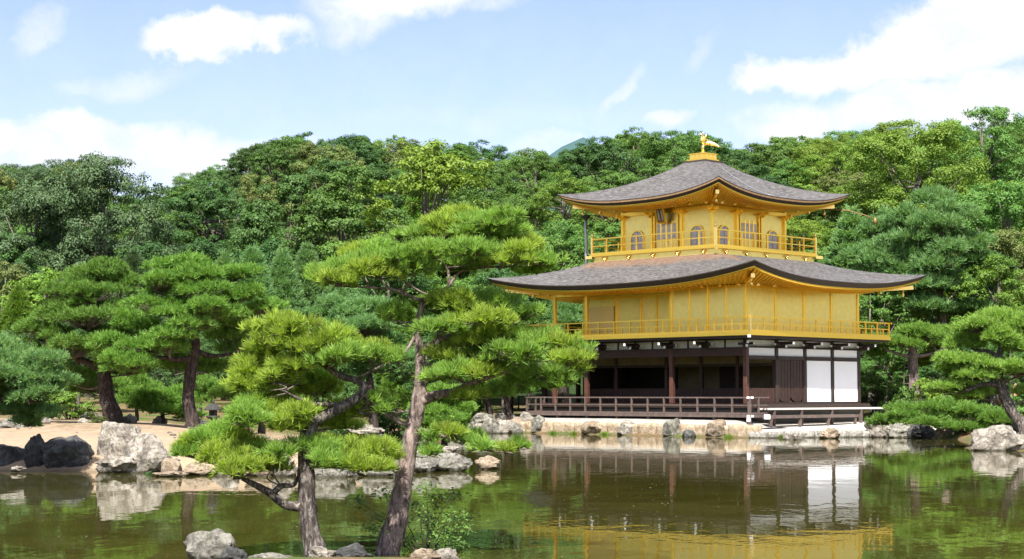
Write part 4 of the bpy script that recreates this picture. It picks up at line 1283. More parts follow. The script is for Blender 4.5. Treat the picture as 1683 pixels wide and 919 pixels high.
def build_platform():
    wl = empty('retaining_wall', loc2w(0, -2, 0), YAW)
    tag(wl, 'low wall of tan stone blocks along the water under the pavilion veranda', 'wall')
    x = -13.9; k = 0
    rd = random.Random(3)
    while x < 1.9:
        w = min(rd.uniform(.8, 1.5), 2.05 - x)
        import bmesh
        bm = bmesh.new(); bmesh.ops.create_cube(bm, size=1.0); bmesh.ops.subdivide_edges(bm, edges=bm.edges[:], cuts=5, use_grid_fill=True)
        h = rd.uniform(.50, .56); dpt = .5; oy = rd.uniform(-.05, .03)
        for v in bm.verts:
            p = v.co.copy(); q = Vector((p.x * w * .985, p.y * dpt, p.z * (h + .4)))
            q += Vector((0, 1, .4)) * (mnoise.fractal(Vector((x + q.x, q.y * 2, q.z)) * 2.6, 1, 2, 4) * .05)
            rr = max(abs(p.x), abs(p.y), abs(p.z)); e = sum(1 for t in p if abs(t) > .49)
            if e >= 2: q *= .965
            v.co = q + Vector((x + w / 2, .22 + oy, (h - .4) / 2))
        me = bpy.data.meshes.new('stone_block'); bm.to_mesh(me); bm.free()
        for pl in me.polygons: pl.use_smooth = True
        link_mesh('stone_block', me, M['wall_stone'], wl)
        x += w; k += 1
    # pale plastered mound between the wall and the veranda posts
    xs = np.linspace(-13.7, 1.75, 70); prof = [(-1.80, .38), (-1.70, .50), (-1.45, .60), (-1.1, .70), (-.7, .76), (0.2, .78), (1.0, .6)]
    V = []; 
    for (y, z) in prof:
        for xx in xs:
            V.append((xx, y, .30 + (z - .30) * float(1 - .75 * smooth01((xx - .2) / 1.3)) + .02 * mnoise.noise(Vector((xx * 1.3, y * 3, 0)))))
    n = len(xs); i, j = np.meshgrid(np.arange(n - 1), np.arange(len(prof) - 1)); a = (j * n + i).ravel()
    o = link_mesh('plaster_mound', np_mesh('plaster_mound', V, np.stack([a, a + 1, a + n + 1, a + n], 1), True), M['mound'])
    o.location = (PAV.location.x, PAV.location.y, 0); o.rotation_euler = (0, 0, YAW); tag(o, kind='structure')
    # terrace east of the pavilion
    pol = [(0.5, -1.72), (1.9, -1.72), (2.35, -1.35), (2.95, 0.0), (4.1, 2.4), (5.0, 3.4), (6.5, 5.6), (7.5, 9.5), (5.5, 12.5), (0.5, 12.5)]
    V = [(x, y, .31 + (.21 if x < 1 else 0.0) + .12 * (y > 4)) for x, y in pol] + [(x, y, .1) for x, y in pol]; m = len(pol)
    mb = MB(); mb.add(V, [tuple(range(m))] + [((i + 1) % m, i, m + i, m + (i + 1) % m) for i in range(m)])
    o = mb.build('stone_terrace', M['terrace']); o.location = (PAV.location.x, PAV.location.y, 0); o.rotation_euler = (0, 0, YAW); tag(o, kind='structure')
    tw = empty('terrace_edging', loc2w(2, -2, 0), YAW)
    tag(tw, 'weathered grey stone edging round the pale terrace right of the pavilion corner', 'wall')
    edge = [(1.75, -2.02), (2.45, -1.75), (3.0, -.4), (3.65, 1.0), (4.35, 2.3), (4.9, 3.2)]
    edge = [(x - 2, y + 2) for x, y in edge]
    for (xa, ya), (xb, yb) in zip(edge[:-1], edge[1:]):
        nn = max(1, round(math.hypot(xb - xa, yb - ya) / .9))
        for i in range(nn):
            a = Vector((xa + (xb - xa) * i / nn, ya + (yb - ya) * i / nn, 0)); b = Vector((xa + (xb - xa) * (i + 1) / nn, ya + (yb - ya) * (i + 1) / nn, 0))
            import bmesh
            bm = bmesh.new(); bmesh.ops.create_cube(bm, size=1.0); bmesh.ops.subdivide_edges(bm, edges=bm.edges[:], cuts=4, use_grid_fill=True)
            d = (b - a); ln = d.length; d.normalize(); nrm = Vector((d.y, -d.x, 0)); c = (a + b) / 2
            hh = rd.uniform(.25, .30)
            for v in bm.verts:
                p = v.co; q = c + d * (p.x * ln * .98) + nrm * (p.y * .44) + Vector((0, 0, (p.z + .5) * (hh + .4) - .4))
                q += (nrm * .7 + Vector((0, 0, .5))) * (mnoise.fractal(q * 2.8, 1, 2, 4) * .05)
                v.co = q
            me = bpy.data.meshes.new('edging_stone'); bm.to_mesh(me); bm.free()
            for pl in me.polygons: pl.use_smooth = True
            link_mesh('edging_stone', me, M['rock_light'], tw)


build_platform()

# ------------------------------------------------------------------ foliage builders
def tufts_to_mesh(P, D, k, length, width, spread, rg, droop=0.0):
    """needle tufts: P (n,3) roots, D (n,3) directions, k needles each"""
    n = len(P)
    if n == 0: return np.zeros((0, 3)), np.zeros((0, 3), int)
    P = np.repeat(P, k, 0); D = np.repeat(D, k, 0)
    d = D + rg.normal(0, spread, P.shape)
    d /= np.linalg.norm(d, axis=1, keepdims=True) + 1e-9
    L_ = length * rg.uniform(.65, 1.15, (n * k, 1))
    rv = rg.normal(0, 1, P.shape)
    s = np.cross(d, rv); s /= np.linalg.norm(s, axis=1, keepdims=True) + 1e-9
    tip = P + d * L_; tip[:, 2] -= droop * L_[:, 0]
    w = width * .5
    V = np.stack([P - s * w, P + s * w, tip + s * w * .35, tip - s * w * .35], 1).reshape(-1, 3)
    Fc = np.arange(n * k * 4).reshape(-1, 4)
    TINT[0] = np.repeat(rg.uniform(0, 1, n), k)
    return V, Fc


TINT = [None]


def smooth_path(pts, sub=5):
    """Catmull-Rom through rows of (x,y,z,r)"""
    pts = [np.array(p, float) for p in pts]
    if len(pts) < 3:
        return [pts[0] + (pts[-1] - pts[0]) * t for t in np.linspace(0, 1, sub + 1)]
    ext = [2 * pts[0] - pts[1]] + pts + [2 * pts[-1] - pts[-2]]
    out = []
    for i in range(1, len(ext) - 2):
        a, b, c, d = ext[i - 1:i + 3]
        for t in np.arange(sub) / sub:
            out.append(.5 * ((2 * b) + (c - a) * t + (2 * a - 5 * b + 4 * c - d) * t * t + (3 * b - a - 3 * c + d) * t ** 3))
    out.append(pts[-1])
    return out


def sweep(mb, path, n, rnd, jit=.07):
    mb.tube([Vector(p[:3]) for p in path], [max(float(p[3]), .003) for p in path], n, jit, rnd)


def pad_points(c, rx, ry, rz, n, rg):
    """roots and directions of tufts over a flat domed pad"""
    r = np.sqrt(rg.uniform(0, 1, n)); a = rg.uniform(0, 2 * math.pi, n)
    wob = 1 + .16 * np.sin(3 * a + rg.uniform(0, 6)) + .12 * np.sin(5 * a + rg.uniform(0, 6))
    x = r * np.cos(a) * wob; y = r * np.sin(a) * wob
    top = np.sqrt(np.clip(1 - r * r, 0, 1))
    z = top * rg.uniform(-.1, 1.0, n) - .25 * rg.uniform(0, 1, n)
    bump = .35 * np.sin(x * 5 + rg.uniform(0, 6)) * np.sin(y * 5 + rg.uniform(0, 6))
    z = z + bump * .6
    P = np.stack([x * rx, y * ry, z * rz], 1) + np.array(c)
    D = np.stack([x * .75, y * .75, .55 + .6 * top], 1) + rg.normal(0, .22, (n, 3))
    D /= np.linalg.norm(D, axis=1, keepdims=True)
    return P, D


def pine(name, label, Y, trunk, limbs, pads, needle, bark, tuft=(.1, .012, 14, .42, 420), cat='pine tree', seed=1, group=None, depth=.85, separate=False, root_z=None, padcols=None, twig=.004):
    """pine drawn from trunk and limb lines (px,py,width px[,depth offset]) and pads (px,py,rx px,ry px[,depth offset])"""
    rd = random.Random(seed); rg = np.random.default_rng(seed)
    s = mpp(Y)
    def pt(q):
        dy = q[3] if len(q) > 3 else 0.0
        v = at(q[0], q[1], Y + dy); return np.array([v.x, v.y, v.z, q[2] * s / 2 * (.86 if Y < 20 else .83 if Y < 25 else .8)])
    tr = [pt(q) for q in trunk]
    base = tr[0][:3].copy()
    if root_z is not None:
        base[2] = root_z
        tr = [np.array([tr[0][0], tr[0][1], root_z - .15, tr[0][3] * 1.25])] + tr
    root = empty(name, base)
    tag(root, label, cat, group)
    B0 = np.array([base[0], base[1], base[2], 0.0])
    loc = lambda path: [p - B0 for p in path]
    tp = smooth_path(tr, 6)
    mb = MB(); sweep(mb, loc(tp), 12, rd, .09)
    lines = [np.array(tp)]
    lobjs = []
    for lm in limbs:
        lp = smooth_path([pt(q) for q in lm], 5); lines.append(np.array(lp)); lobjs.append(lp)
    if not separate:
        for lp in lobjs: sweep(mb, loc(lp), 8, rd, .08)
    # link every pad to the nearest wood, then fan twigs into it
    allp = np.concatenate(lines)
    PP = []; 
    tw = MB()
    for q in pads:
        px, py, rx, ry = q[:4]; rx *= (1.16 if Y < 25 else .98); ry *= 1.12; dy = q[4] if len(q) > 4 else rd.uniform(-.5, .5) * rx * s * 1.2
        c = at(px, py, Y + dy); c = np.array([c.x, c.y, c.z]); a, b, e = rx * s, rx * s * depth, ry * s
        foot = c - np.array([0, 0, e * .35])
        dd = allp[:, :3] - foot
        cost = np.linalg.norm(dd * np.array([1, 1, 1.0]), axis=1) + np.where(dd[:, 2] > 0, dd[:, 2] * 1.5, 0)
        i = int(np.argmin(cost)); o = allp[i]
        r0 = min(o[3] * .7, max(.006, a * .045)); 
        mid = (o[:3] + foot) / 2 + np.array([rd.uniform(-.12, .12), rd.uniform(-.12, .12), -.10 * np.linalg.norm(foot - o[:3]) * rd.uniform(0, 1.2)])
        p1 = smooth_path([np.append(o[:3], r0), np.append(mid, r0 * .8), np.append(foot, r0 * .55)], 5)
        sweep(tw, loc(p1), 6, rd, .1)
        area = math.pi * a * b
        n = max(14, int(tuft[4] * area ** .9))
        Ps, Ds = [], []
        ns = 5
        for t in range(ns):
            off = np.array([rg.uniform(-.55, .55) * a, rg.uniform(-.55, .55) * b, rg.uniform(-.55, .75) * e])
            k_ = rg.uniform(.36, .62)
            p_, d_ = pad_points(c + off, a * k_, b * k_, e * rg.uniform(.6, .95), max(4, n // ns), rg); Ps.append(p_); Ds.append(d_)
        P_ = np.concatenate(Ps); D_ = np.concatenate(Ds); n = len(P_)
        # twigs
        nt = max(7, int(n * .17))
        for t in range(nt):
            j = rd.randrange(n); m2 = (foot + P_[j]) / 2 + np.array([0, 0, -.12 * e])
            sweep(tw, loc([np.append(foot, twig * 1.6), np.append(m2, twig * 1.2), np.append(P_[j], twig * .8)]), 4, rd, 0)
        PP.append((P_ - base, D_))
    if separate:
        for lp in lobjs:
            q = MB(); sweep(q, loc(lp), 9, rd, .08); q.build('branch', M[bark], root)
    trunk_o = mb.build('trunk', M[bark], root)
    tw.build('twigs', M['twig'], root)
    if separate:
        for k, (P_, D_) in enumerate(PP):
            V, Fc = tufts_to_mesh(P_, D_, tuft[2], tuft[0], tuft[1], tuft[3], rg)
            nm = needle if padcols is None else padcols[k % len(padcols)]
            link_mesh('needle_pad', np_mesh('needle_pad', V, Fc, False, TINT[0]), M[nm], root)
    else:
        P_ = np.concatenate([p for p, _ in PP]); D_ = np.concatenate([d for _, d in PP])
        V, Fc = tufts_to_mesh(P_, D_, tuft[2], tuft[0], tuft[1], tuft[3], rg)
        link_mesh('crown', np_mesh('crown', V, Fc, False, TINT[0]), M[needle], root)
    return root


def leaves_mesh(P, Nn, size, rg, aspect=.62):
    n = len(P)
    Nn = Nn / (np.linalg.norm(Nn, axis=1, keepdims=True) + 1e-9)
    rv = rg.normal(0, 1, (n, 3)); u = np.cross(Nn, rv); u /= np.linalg.norm(u, axis=1, keepdims=True) + 1e-9
    v = np.cross(Nn, u)
    sz = size * rg.uniform(.6, 1.3, (n, 1)) * .5
    V = np.stack([P - u * sz, P + v * sz * aspect, P + u * sz, P - v * sz * aspect], 1).reshape(-1, 3)
    return V, np.arange(n * 4).reshape(-1, 4)


def broad_crown(seed, R, H, z0, lobes, lr, n, size, flat=.75, top=1.0):
    """billowing broadleaf crown: lobes over a dome, leaves over the lobes"""
    rg = np.random.default_rng(seed)
    cs = []; rs = []
    for k in range(lobes):
        u = rg.uniform(-.55, 1) if k else 1.0
        a = rg.uniform(0, 2 * math.pi)
        rr = math.sqrt(max(0, 1 - u * u)) * rg.uniform(.72, 1.0)
        if u < 0: rr *= .9
        cs.append((R * rr * math.cos(a), R * rr * math.sin(a), z0 + H * .5 * (1 + u * rg.uniform(.85, 1.0))))
        rs.append(lr * rg.uniform(.6, 1.25))
    cs = np.array(cs); rs = np.array(rs)
    # each lobe carries smaller clumps with gaps between them
    nsub = 11
    sd = rg.normal(0, 1, (lobes, nsub, 3)); sd[:, :, 2] = sd[:, :, 2] * .85 + .35
    sd /= np.linalg.norm(sd, axis=2, keepdims=True)
    sc = cs[:, None, :] + sd * rs[:, None, None] * rg.uniform(.7, 1.05, (lobes, nsub, 1)) * np.array([1, 1, flat])
    sr = rs[:, None] * rg.uniform(.26, .46, (lobes, nsub))
    w = (sr ** 2).ravel() / np.sum(sr ** 2); idx = rg.choice(lobes * nsub, n, p=w)
    d = rg.normal(0, 1, (n, 3)); d[:, 2] = d[:, 2] * .8 + .4
    d /= np.linalg.norm(d, axis=1, keepdims=True)
    P = sc.reshape(-1, 3)[idx] + d * sr.ravel()[idx][:, None] * (rg.uniform(.1, 1, (n, 1)) ** .5) * np.array([1.1, 1.1, .7])
    Nn = d * .9 + sd.reshape(-1, 3)[idx] * .5 + np.array([0, 0, .5]) + rg.normal(0, .4, (n, 3))
    # limbs reach to some of the lobes
    return P, Nn, cs, rs, rg


def tree_proto(name, kind, seed):
    """a tree with its foot at the origin"""
    rd = random.Random(seed)
    root = empty(name)
    if kind in ('round', 'tall', 'billow', 'lace'):
        prm = {'round': (3.8, 7.4, 1.7, 40, 1.18, 42000, .155, .75), 'tall': (3.0, 8.8, 1.6, 40, 1.02, 40000, .15, .85), 'billow': (4.4, 7.6, 1.7, 32, 1.45, 48000, .15, .62), 'lace': (3.5, 7.8, 1.3, 38, 1.05, 26000, .165, .6)}[kind]
        R, H, z0, nl, lr, n, size, flat = prm
        P, Nn, cs, rs, rg = broad_crown(seed, R, H, z0, nl, lr, n, size, flat)
        V, Fc = leaves_mesh(P, Nn, size, rg)
        top = max(c[2] for c in cs) * .86
        mb = MB(); bend = rd.uniform(-.5, .5)
        tp = smooth_path([(0, 0, -.6, .30), (bend * .3, 0, top * .35, .22), (bend, .1, top * .65, .14), (bend * .8, 0, top, .05)], 4)
        sweep(mb, tp, 8, rd, .1)
        for k in range(0, nl, 2):
            t = rd.uniform(.35, .85); b = tp[int(t * (len(tp) - 1))]
            c = cs[k]; m = (b[:3] + c) / 2 + np.array([0, 0, .25])
            sweep(mb, [np.append(b[:3], .08), np.append(m, .055), np.append(c, .02)], 5, rd, 0)
    else:   # conifer / pine-like spire
        rg = np.random.default_rng(seed)
        H = 9.5; n = 9000
        t = rg.uniform(0, 1, n) ** .8
        R = (2.5 if kind == 'spire' else 3.2) * (1 - t) ** .75 + .15
        tier = np.floor(t * 13 + rg.uniform(-.15, .15, n)) / 13
        nb = 9; bi = rg.integers(0, nb, n); a = (bi + .37 * np.floor(t * 13)) / nb * 2 * math.pi * 1.0 + rg.normal(0, .12, n)
        r = R * np.sqrt(rg.uniform(.05, 1, n)) * (.75 + .5 * np.abs(np.sin(bi * 5.3 + tier * 40)))
        z = 1.3 + (H - 1.3) * (tier * .75 + t * .25) - .22 * r + rg.normal(0, .10, n)
        P = np.stack([r * np.cos(a), r * np.sin(a), z], 1)
        D = np.stack([np.cos(a) * .8, np.sin(a) * .8, np.full(n, .55)], 1) + rg.normal(0, .2, (n, 3)); D /= np.linalg.norm(D, axis=1, keepdims=True)
        V, Fc = tufts_to_mesh(P, D, 4, .38 if kind == 'spire' else .48, .085 if kind == 'spire' else .07, .5, rg)
        mb = MB(); sweep(mb, smooth_path([(0, 0, -.6, .24), (.1, 0, H * .4, .16), (0, .1, H * .97, .03)], 5), 8, rd, .08)
        for k in range(26):
            zz = 1.5 + (H - 2.2) * k / 26; rr = 2.0 * (1 - k / 26) ** .75; aa = k * 2.4
            sweep(mb, [np.array([0, 0, zz, .05]), np.array([math.cos(aa) * rr, math.sin(aa) * rr, zz - .15, .015])], 4, rd, 0)
    mb.build('trunk', M['bark_far'], root)
    link_mesh('crown', np_mesh('crown', V, Fc, False, TINT[0] if kind in ('spire', 'shaggy') else None), M['leaf_mid'], root)
    return root


def shrub_proto(name, seed, R, H, n, size, mat, lobes=14, lr=.42):
    rd = random.Random(seed); root = empty(name)
    P, Nn, cs, rs, rg = broad_crown(seed, R, H, 0.05, lobes, lr, n, size, .8)
    V, Fc = leaves_mesh(P, Nn, size, rg)
    mb = MB()
    for k in range(lobes):
        sweep(mb, [np.array([rd.uniform(-.1, .1) * R, rd.uniform(-.1, .1) * R, -.1, .03]), np.append(cs[k] * np.array([.5, .5, .6]), .02), np.append(cs[k], .008)], 4, rd, 0)
    mb.build('stems', M['bark_mid'], root)
    link_mesh('foliage', np_mesh('foliage', V, Fc), M[mat], root)
    return root


def set_mat(root, part_name, mat):
    """give a copied part its own material slot on the object"""
    for ch in root.children:
        if ch.name.split('.')[0] == part_name:
            ch.material_slots[0].link = 'OBJECT'; ch.material_slots[0].material = M[mat]


# ------------------------------------------------------------------ wooded hill: every tree its own object
PROTO = {}
for kd, seeds in (('round', (101, 102, 103)), ('tall', (111, 112)), ('billow', (121, 122, 123)), ('lace', (131, 132)), ('spire', (141, 142)), ('shaggy', (151, 152))):
    PROTO[kd] = [tree_proto({'round': 'broadleaf_tree', 'tall': 'broadleaf_tree', 'billow': 'broadleaf_tree', 'lace': 'broadleaf_tree', 'spire': 'conifer_tree', 'shaggy': 'pine_tree'}[kd], kd, sd) for sd in seeds]
USED = set()
PH = {'round': 9.3, 'tall': 10.6, 'billow': 9.6, 'lace': 9.3, 'spire': 9.6, 'shaggy': 9.7}
DESC = {'leaf_dark': 'dark green', 'leaf_mid': 'mid green', 'leaf_grey': 'grey-green', 'leaf_lime': 'yellow-green', 'leaf_olive': 'olive green', 'needle_green': 'fresh green', 'needle_deep': 'deep green', 'needle_blue': 'blue-green'}
SHAPE = {'round': 'rounded broadleaf tree', 'tall': 'tall narrow broadleaf tree', 'billow': 'billowing broadleaf tree', 'lace': 'loose open-crowned tree', 'spire': 'pointed conifer', 'shaggy': 'shaggy pine'}


def plant(kind, x, y, h, mat, wid=1.0, label=None, where=None, rz=None, var=None, z=None):
    v = R_.randrange(len(PROTO[kind])) if var is None else var
    src = PROTO[kind][v]
    if src in USED: o = copy_tree(src)
    else: o = src; USED.add(src)
    s = h / PH[kind]
    o.location = (x, y, (gz(x, y) if z is None else z) - .1)
    o.scale = (s * wid, s * wid, s)
    o.rotation_euler = (0, 0, R_.uniform(0, 6.28) if rz is None else rz)
    set_mat(o, 'crown', mat)
    lb = label or f"{DESC[mat]} {SHAPE[kind]} {where}"
    tag(o, lb, 'tree', lb.replace(' tree ', ' trees ') if label is None else None)
    return o


def build_forest():
    rd = random.Random(21)
    row = 0
    Y = 104.0
    while Y < 196:
        half = 1683 / 2 / 2882.58 * Y + 5
        x = -half + rd.uniform(0, 3)
        while x < half:
            xx = x + rd.uniform(-1.2, 1.2); yy = Y + rd.uniform(-2.2, 2.2)
            px = xx / yy * 2882.58 + 841.5
            x += rd.uniform(4.6, 6.4)
            g = gz(xx, yy)
            # keep out what the pavilion wholly hides
            zc = g + 8; py = 648.6 - (zc - CAM_Z) / yy * 2882.58
            if 1010 < px < 1350 and py > 340: continue
            right = px > 1300; left = px < 240
            sky = Y > 178
            r = rd.random()
            if left:
                kind, mat = (('billow', 'leaf_grey') if r < .45 else ('lace', 'leaf_olive') if r < .65 else ('round', 'leaf_mid') if r < .85 else ('tall', 'leaf_dark'))
            elif px < 700:
                kind, mat = (('round', 'leaf_dark') if r < .38 else ('spire', 'needle_green') if r < .55 else ('tall', 'leaf_dark') if r < .72 else ('round', 'leaf_olive') if r < .86 else ('billow', 'leaf_mid'))
            elif not right:
                kind, mat = (('round', 'leaf_mid') if r < .34 else ('lace', 'leaf_olive') if r < .46 else ('tall', 'leaf_mid') if r < .62 else ('billow', 'leaf_mid') if r < .8 else ('round', 'leaf_dark') if r < .93 else ('spire', 'needle_green'))
            else:
                kind, mat = (('billow', 'leaf_lime') if r < .42 else ('billow', 'leaf_mid') if r < .72 else ('round', 'leaf_mid') if r < .86 else ('lace', 'leaf_olive'))
            h = rd.uniform(7.2, 9.6)
            lim = min(float(skyline_z(np.array([(px + o_ - 841.5) / 2882.58 * 192.0]))[0]) for o_ in (-32, 0, 32))
            zl = CAM_Z + (lim - CAM_Z) * yy / 192.0
            h = min(h, zl - g + .3)
            if h < 3.8: continue
            if kind == 'spire' and Y > 140: kind, mat = 'tall', 'leaf_mid'
            if sky:
                tgt = float(skyline_z(np.array([xx * 192.0 / yy]), yy if False else 192.0)[0])
                zt = CAM_Z + (tgt - CAM_Z) * yy / 192.0
                h = min(max(min(zt, zl + 1.0) - g + rd.uniform(-.7, .5), 4.5), 12.0)
            side = 'left of the pavilion' if px < 760 else 'right of the pavilion' if px > 1260 else 'behind the pavilion'
            lev = 'on the skyline' if sky else 'on the lower slope' if Y < 135 else 'half-way up the hill'
            plant(kind, xx, yy, h, mat, rd.uniform(.9, 1.2), None, f"{lev} {side}")
        Y += 8.4; row += 1


build_forest()


def hill_one(kind, px, py_top, Y, h, mat, label, wid=1.0, var=0):
    """single tree whose top is seen at (px, py_top)"""
    t = at(px, py_top, Y)
    return plant(kind, t.x, Y, h, mat, wid, label, None, None, var, t.z - h + .1)


# distinctive trees
hill_one('billow', 165, 266, 118, 13.5, 'leaf_grey', 'great grey-green billowing tree rising over the left bank pines', .75, 0)
hill_one('billow', 60, 300, 116, 12.0, 'leaf_grey', 'grey-green billowing tree at the far left below the skyline', .8, 1)
hill_one('lace', 650, 222, 172, 8.5, 'leaf_lime', 'pale yellow-green tree standing above the skyline left of centre', .8, 0)
hill_one('lace', 925, 288, 140, 7.0, 'leaf_lime', 'yellowish tree on the slope left of the top roof', .9, 1)
hill_one('billow', 1608, 172, 150, 13.0, 'leaf_mid', 'highest tree on the right skyline with a tufted top', .8, 2)
hill_one('billow', 1500, 208, 140, 12.5, 'leaf_lime', 'big bright yellow-green tree on the right hillside', .95, 0)
hill_one('billow', 1650, 300, 120, 11.0, 'leaf_mid', 'broad green tree at the right edge above the pale bush', .95, 1)
hill_one('tall', 480, 300, 112, 12.5, 'leaf_dark', 'tall dark green tree half-way up the left slope', .9, 0)
hill_one('tall', 575, 285, 112, 12.8, 'leaf_mid', 'tall fresh green tree left of the near pine crown', 1.0, 0)
hill_one('lace', 700, 250, 122, 14.0, 'leaf_lime', 'light green feathery tree behind the near pine crown', 1.0, 1)


# ------------------------------------------------------------------ middle ground trees
def mid_trees():
    T = (.17, .022, 10, .5, 300)
    pine('pine_tree', 'tall dark layered pine with a curved trunk beside the stone lantern', 52.5,
         [(316, 694, 30), (309, 655, 26), (314, 610, 24), (320, 570, 22), (314, 540, 20), (300, 515, 14), (282, 490, 10)],
         [[(316, 545, 16), (340, 520, 12, .4), (352, 490, 9, .6)], [(317, 575, 14), (350, 585, 9, .3), (390, 580, 6, .5)], [(316, 590, 14), (280, 590, 9, -.4), (240, 582, 6, -.6)]],
         [(285, 440, 62, 17, .3), (330, 452, 52, 15, -.3), (380, 458, 48, 15, .2), (255, 470, 55, 16, -.5), (320, 482, 60, 16, -.8), (385, 492, 56, 17, .3), (425, 508, 40, 14, .5),
          (260, 506, 62, 17, -.6), (340, 515, 66, 18, -.9), (230, 530, 48, 16, .4), (290, 545, 60, 16, -.9), (390, 530, 58, 18, .9), (250, 572, 64, 17, -.7), (225, 600, 58, 17, -.5), (285, 600, 44, 15, .8),
          (370, 565, 50, 16, .9), (400, 600, 46, 16, 1.2), (345, 605, 44, 15, 1.3), (200, 570, 50, 16, .2)],
         'needle_green', 'bark_mid', T, seed=31, root_z=gz(*at(316, 694, 52.5)[:2]))
    pine('pine_tree', 'thick-trunked dark pine with low heavy crown left of the tall layered pine', 54.5,
         [(186, 686, 40), (176, 655, 32), (172, 620, 28), (165, 580, 22), (155, 530, 16), (150, 480, 10)],
         [[(172, 610, 18), (130, 590, 12, -.3), (90, 585, 8, -.5)], [(168, 585, 16), (200, 560, 10, .3), (230, 545, 7, .4)]],
         [(150, 452, 56, 18, .3), (110, 475, 46, 16, -.2), (195, 470, 46, 16, .3), (150, 492, 60, 18, -.7), (95, 515, 56, 18, -.3), (200, 510, 52, 17, -.4), (140, 535, 64, 18, -.9), (70, 555, 52, 18, .2),
          (190, 550, 56, 17, -.6), (120, 580, 66, 18, -.9), (60, 600, 50, 16, .3), (180, 595, 50, 17, -.8), (215, 610, 44, 15, .3), (110, 622, 52, 16, .9), (150, 640, 42, 13, 1.2)],
         'needle_deep', 'bark_mid', T, seed=32, root_z=gz(*at(186, 686, 54.5)[:2]))
    pine('pine_tree', 'low pine overhanging the dark boulders from the left edge', 41.0,
         [(-80, 720, 34), (-70, 670, 28), (-50, 630, 22), (-25, 605, 16), (10, 590, 10)],
         [[(-60, 650, 18), (-10, 655, 12, .2), (40, 660, 8, .2)], [(-45, 625, 14), (20, 625, 9, -.3), (60, 630, 6, -.3)]],
         [(20, 590, 58, 18, .2), (75, 600, 40, 15, -.2), (-30, 575, 50, 18, .3), (40, 625, 60, 18, -.3), (95, 632, 34, 13, .1), (0, 645, 56, 17, .3), (60, 655, 48, 15, -.2), (20, 675, 54, 15, .3), (75, 680, 34, 11, .1), (-20, 620, 50, 18, -.5),
          (-60, 600, 50, 18, 0), (45, 696, 30, 8, .3)],
         'needle_blue', 'bark_mid', (.14, .018, 10, .5, 420), seed=33, root_z=.35)
    # young light pine right of the lantern
    pine('pine_tree', 'light green young pine right of the stone lantern', 55.0,
         [(430, 690, 14), (425, 650, 11), (418, 615, 9), (425, 585, 6)], [],
         [(425, 585, 40, 12, 0), (395, 605, 36, 12, .2), (450, 610, 34, 12, -.2), (410, 630, 44, 13, -.3), (460, 640, 36, 12, .3), (385, 652, 36, 12, .2), (430, 660, 44, 13, -.2), (400, 680, 38, 11, 0), (470, 670, 34, 12, .2)],
         'needle_bright', 'bark_mid', T, seed=34, root_z=gz(*at(430, 690, 55)[:2]))
    pine('pine_shrub', 'low spreading pine shrub with a pale stone beneath, left of the curved pine trunk', 57.0,
         [(268, 688, 8), (265, 670, 6), (268, 655, 4)], [], [(255, 655, 34, 10, 0), (285, 650, 34, 10, .2), (235, 668, 28, 10, -.1), (295, 670, 32, 10, -.2), (265, 672, 40, 11, -.4), (310, 682, 26, 8, 0)],
         'needle_green', 'bark_mid', T, 'shrub', 35, root_z=gz(*at(268, 688, 57)[:2]))
    pine('pine_shrub', 'dark low pine shrub filling the ground behind the thick pine trunk', 62.0,
         [(225, 680, 8), (222, 655, 5)], [], [(200, 640, 40, 13, 0), (240, 632, 40, 12, .3), (222, 655, 46, 12, -.3), (130, 640, 34, 12, .4), (345, 640, 40, 13, .4), (320, 655, 36, 11, .2)],
         'needle_deep', 'bark_mid', T, 'shrub', 36, root_z=gz(*at(225, 680, 62)[:2]))
    # centre: pines across the inlet, behind the near pine
    pine('pine_tree', 'blue-green pine across the inlet behind the leaning near pine', 74.0,
         [(615, 700, 20), (610, 640, 16), (600, 580, 12), (590, 530, 8)], [],
         [(560, 505, 54, 17, 0), (610, 515, 50, 16, .5), (530, 530, 50, 16, .3), (590, 545, 60, 18, -.6), (640, 555, 50, 16, .4), (540, 570, 56, 17, -.3), (610, 585, 62, 18, -.7), (650, 600, 44, 16, .5), (570, 615, 56, 16, .2)],
         'needle_blue', 'bark_mid', (.24, .034, 9, .5, 200), seed=37, root_z=gz(*at(615, 700, 74)[:2]))
    pine('pine_shrub', 'dense dark green pine shrub on the inlet shore right of the leaning trunk', 60.0,
         [(730, 722, 12), (728, 690, 9), (725, 660, 6)], [],
         [(725, 650, 40, 13, 0), (750, 668, 34, 12, .3), (705, 672, 34, 12, .2), (730, 688, 46, 13, -.4), (755, 700, 30, 10, .1), (705, 705, 34, 10, -.2), (735, 715, 34, 9, -.3)],
         'needle_green', 'bark_mid', (.2, .026, 10, .5, 320), 'shrub', 38, root_z=.1)
    for k, (tx, lean, lb) in enumerate(((800, -14, 'thin leaning pine on the porch shore, the left one of two'), (832, -4, 'thin upright pine on the porch shore beside the porch post'))):
        pine('pine_tree', lb, 86.0, [(tx + 8, 692, 14), (tx, 660, 11), (tx + lean, 625, 9), (tx + lean + 6, 590, 7)], [],
             [(tx + lean, 585, 44, 14, .2), (tx + lean + 30, 600, 36, 12, -.3), (tx + lean - 30, 605, 38, 13, .3), (tx + lean + 5, 622, 44, 13, -.5), (tx + lean - 25, 640, 32, 10, .2), (tx + lean + 25, 640, 30, 10, .3)],
             'needle_green', 'bark_mid', (.22, .03, 9, .5, 240), seed=40 + k, root_z=.6)
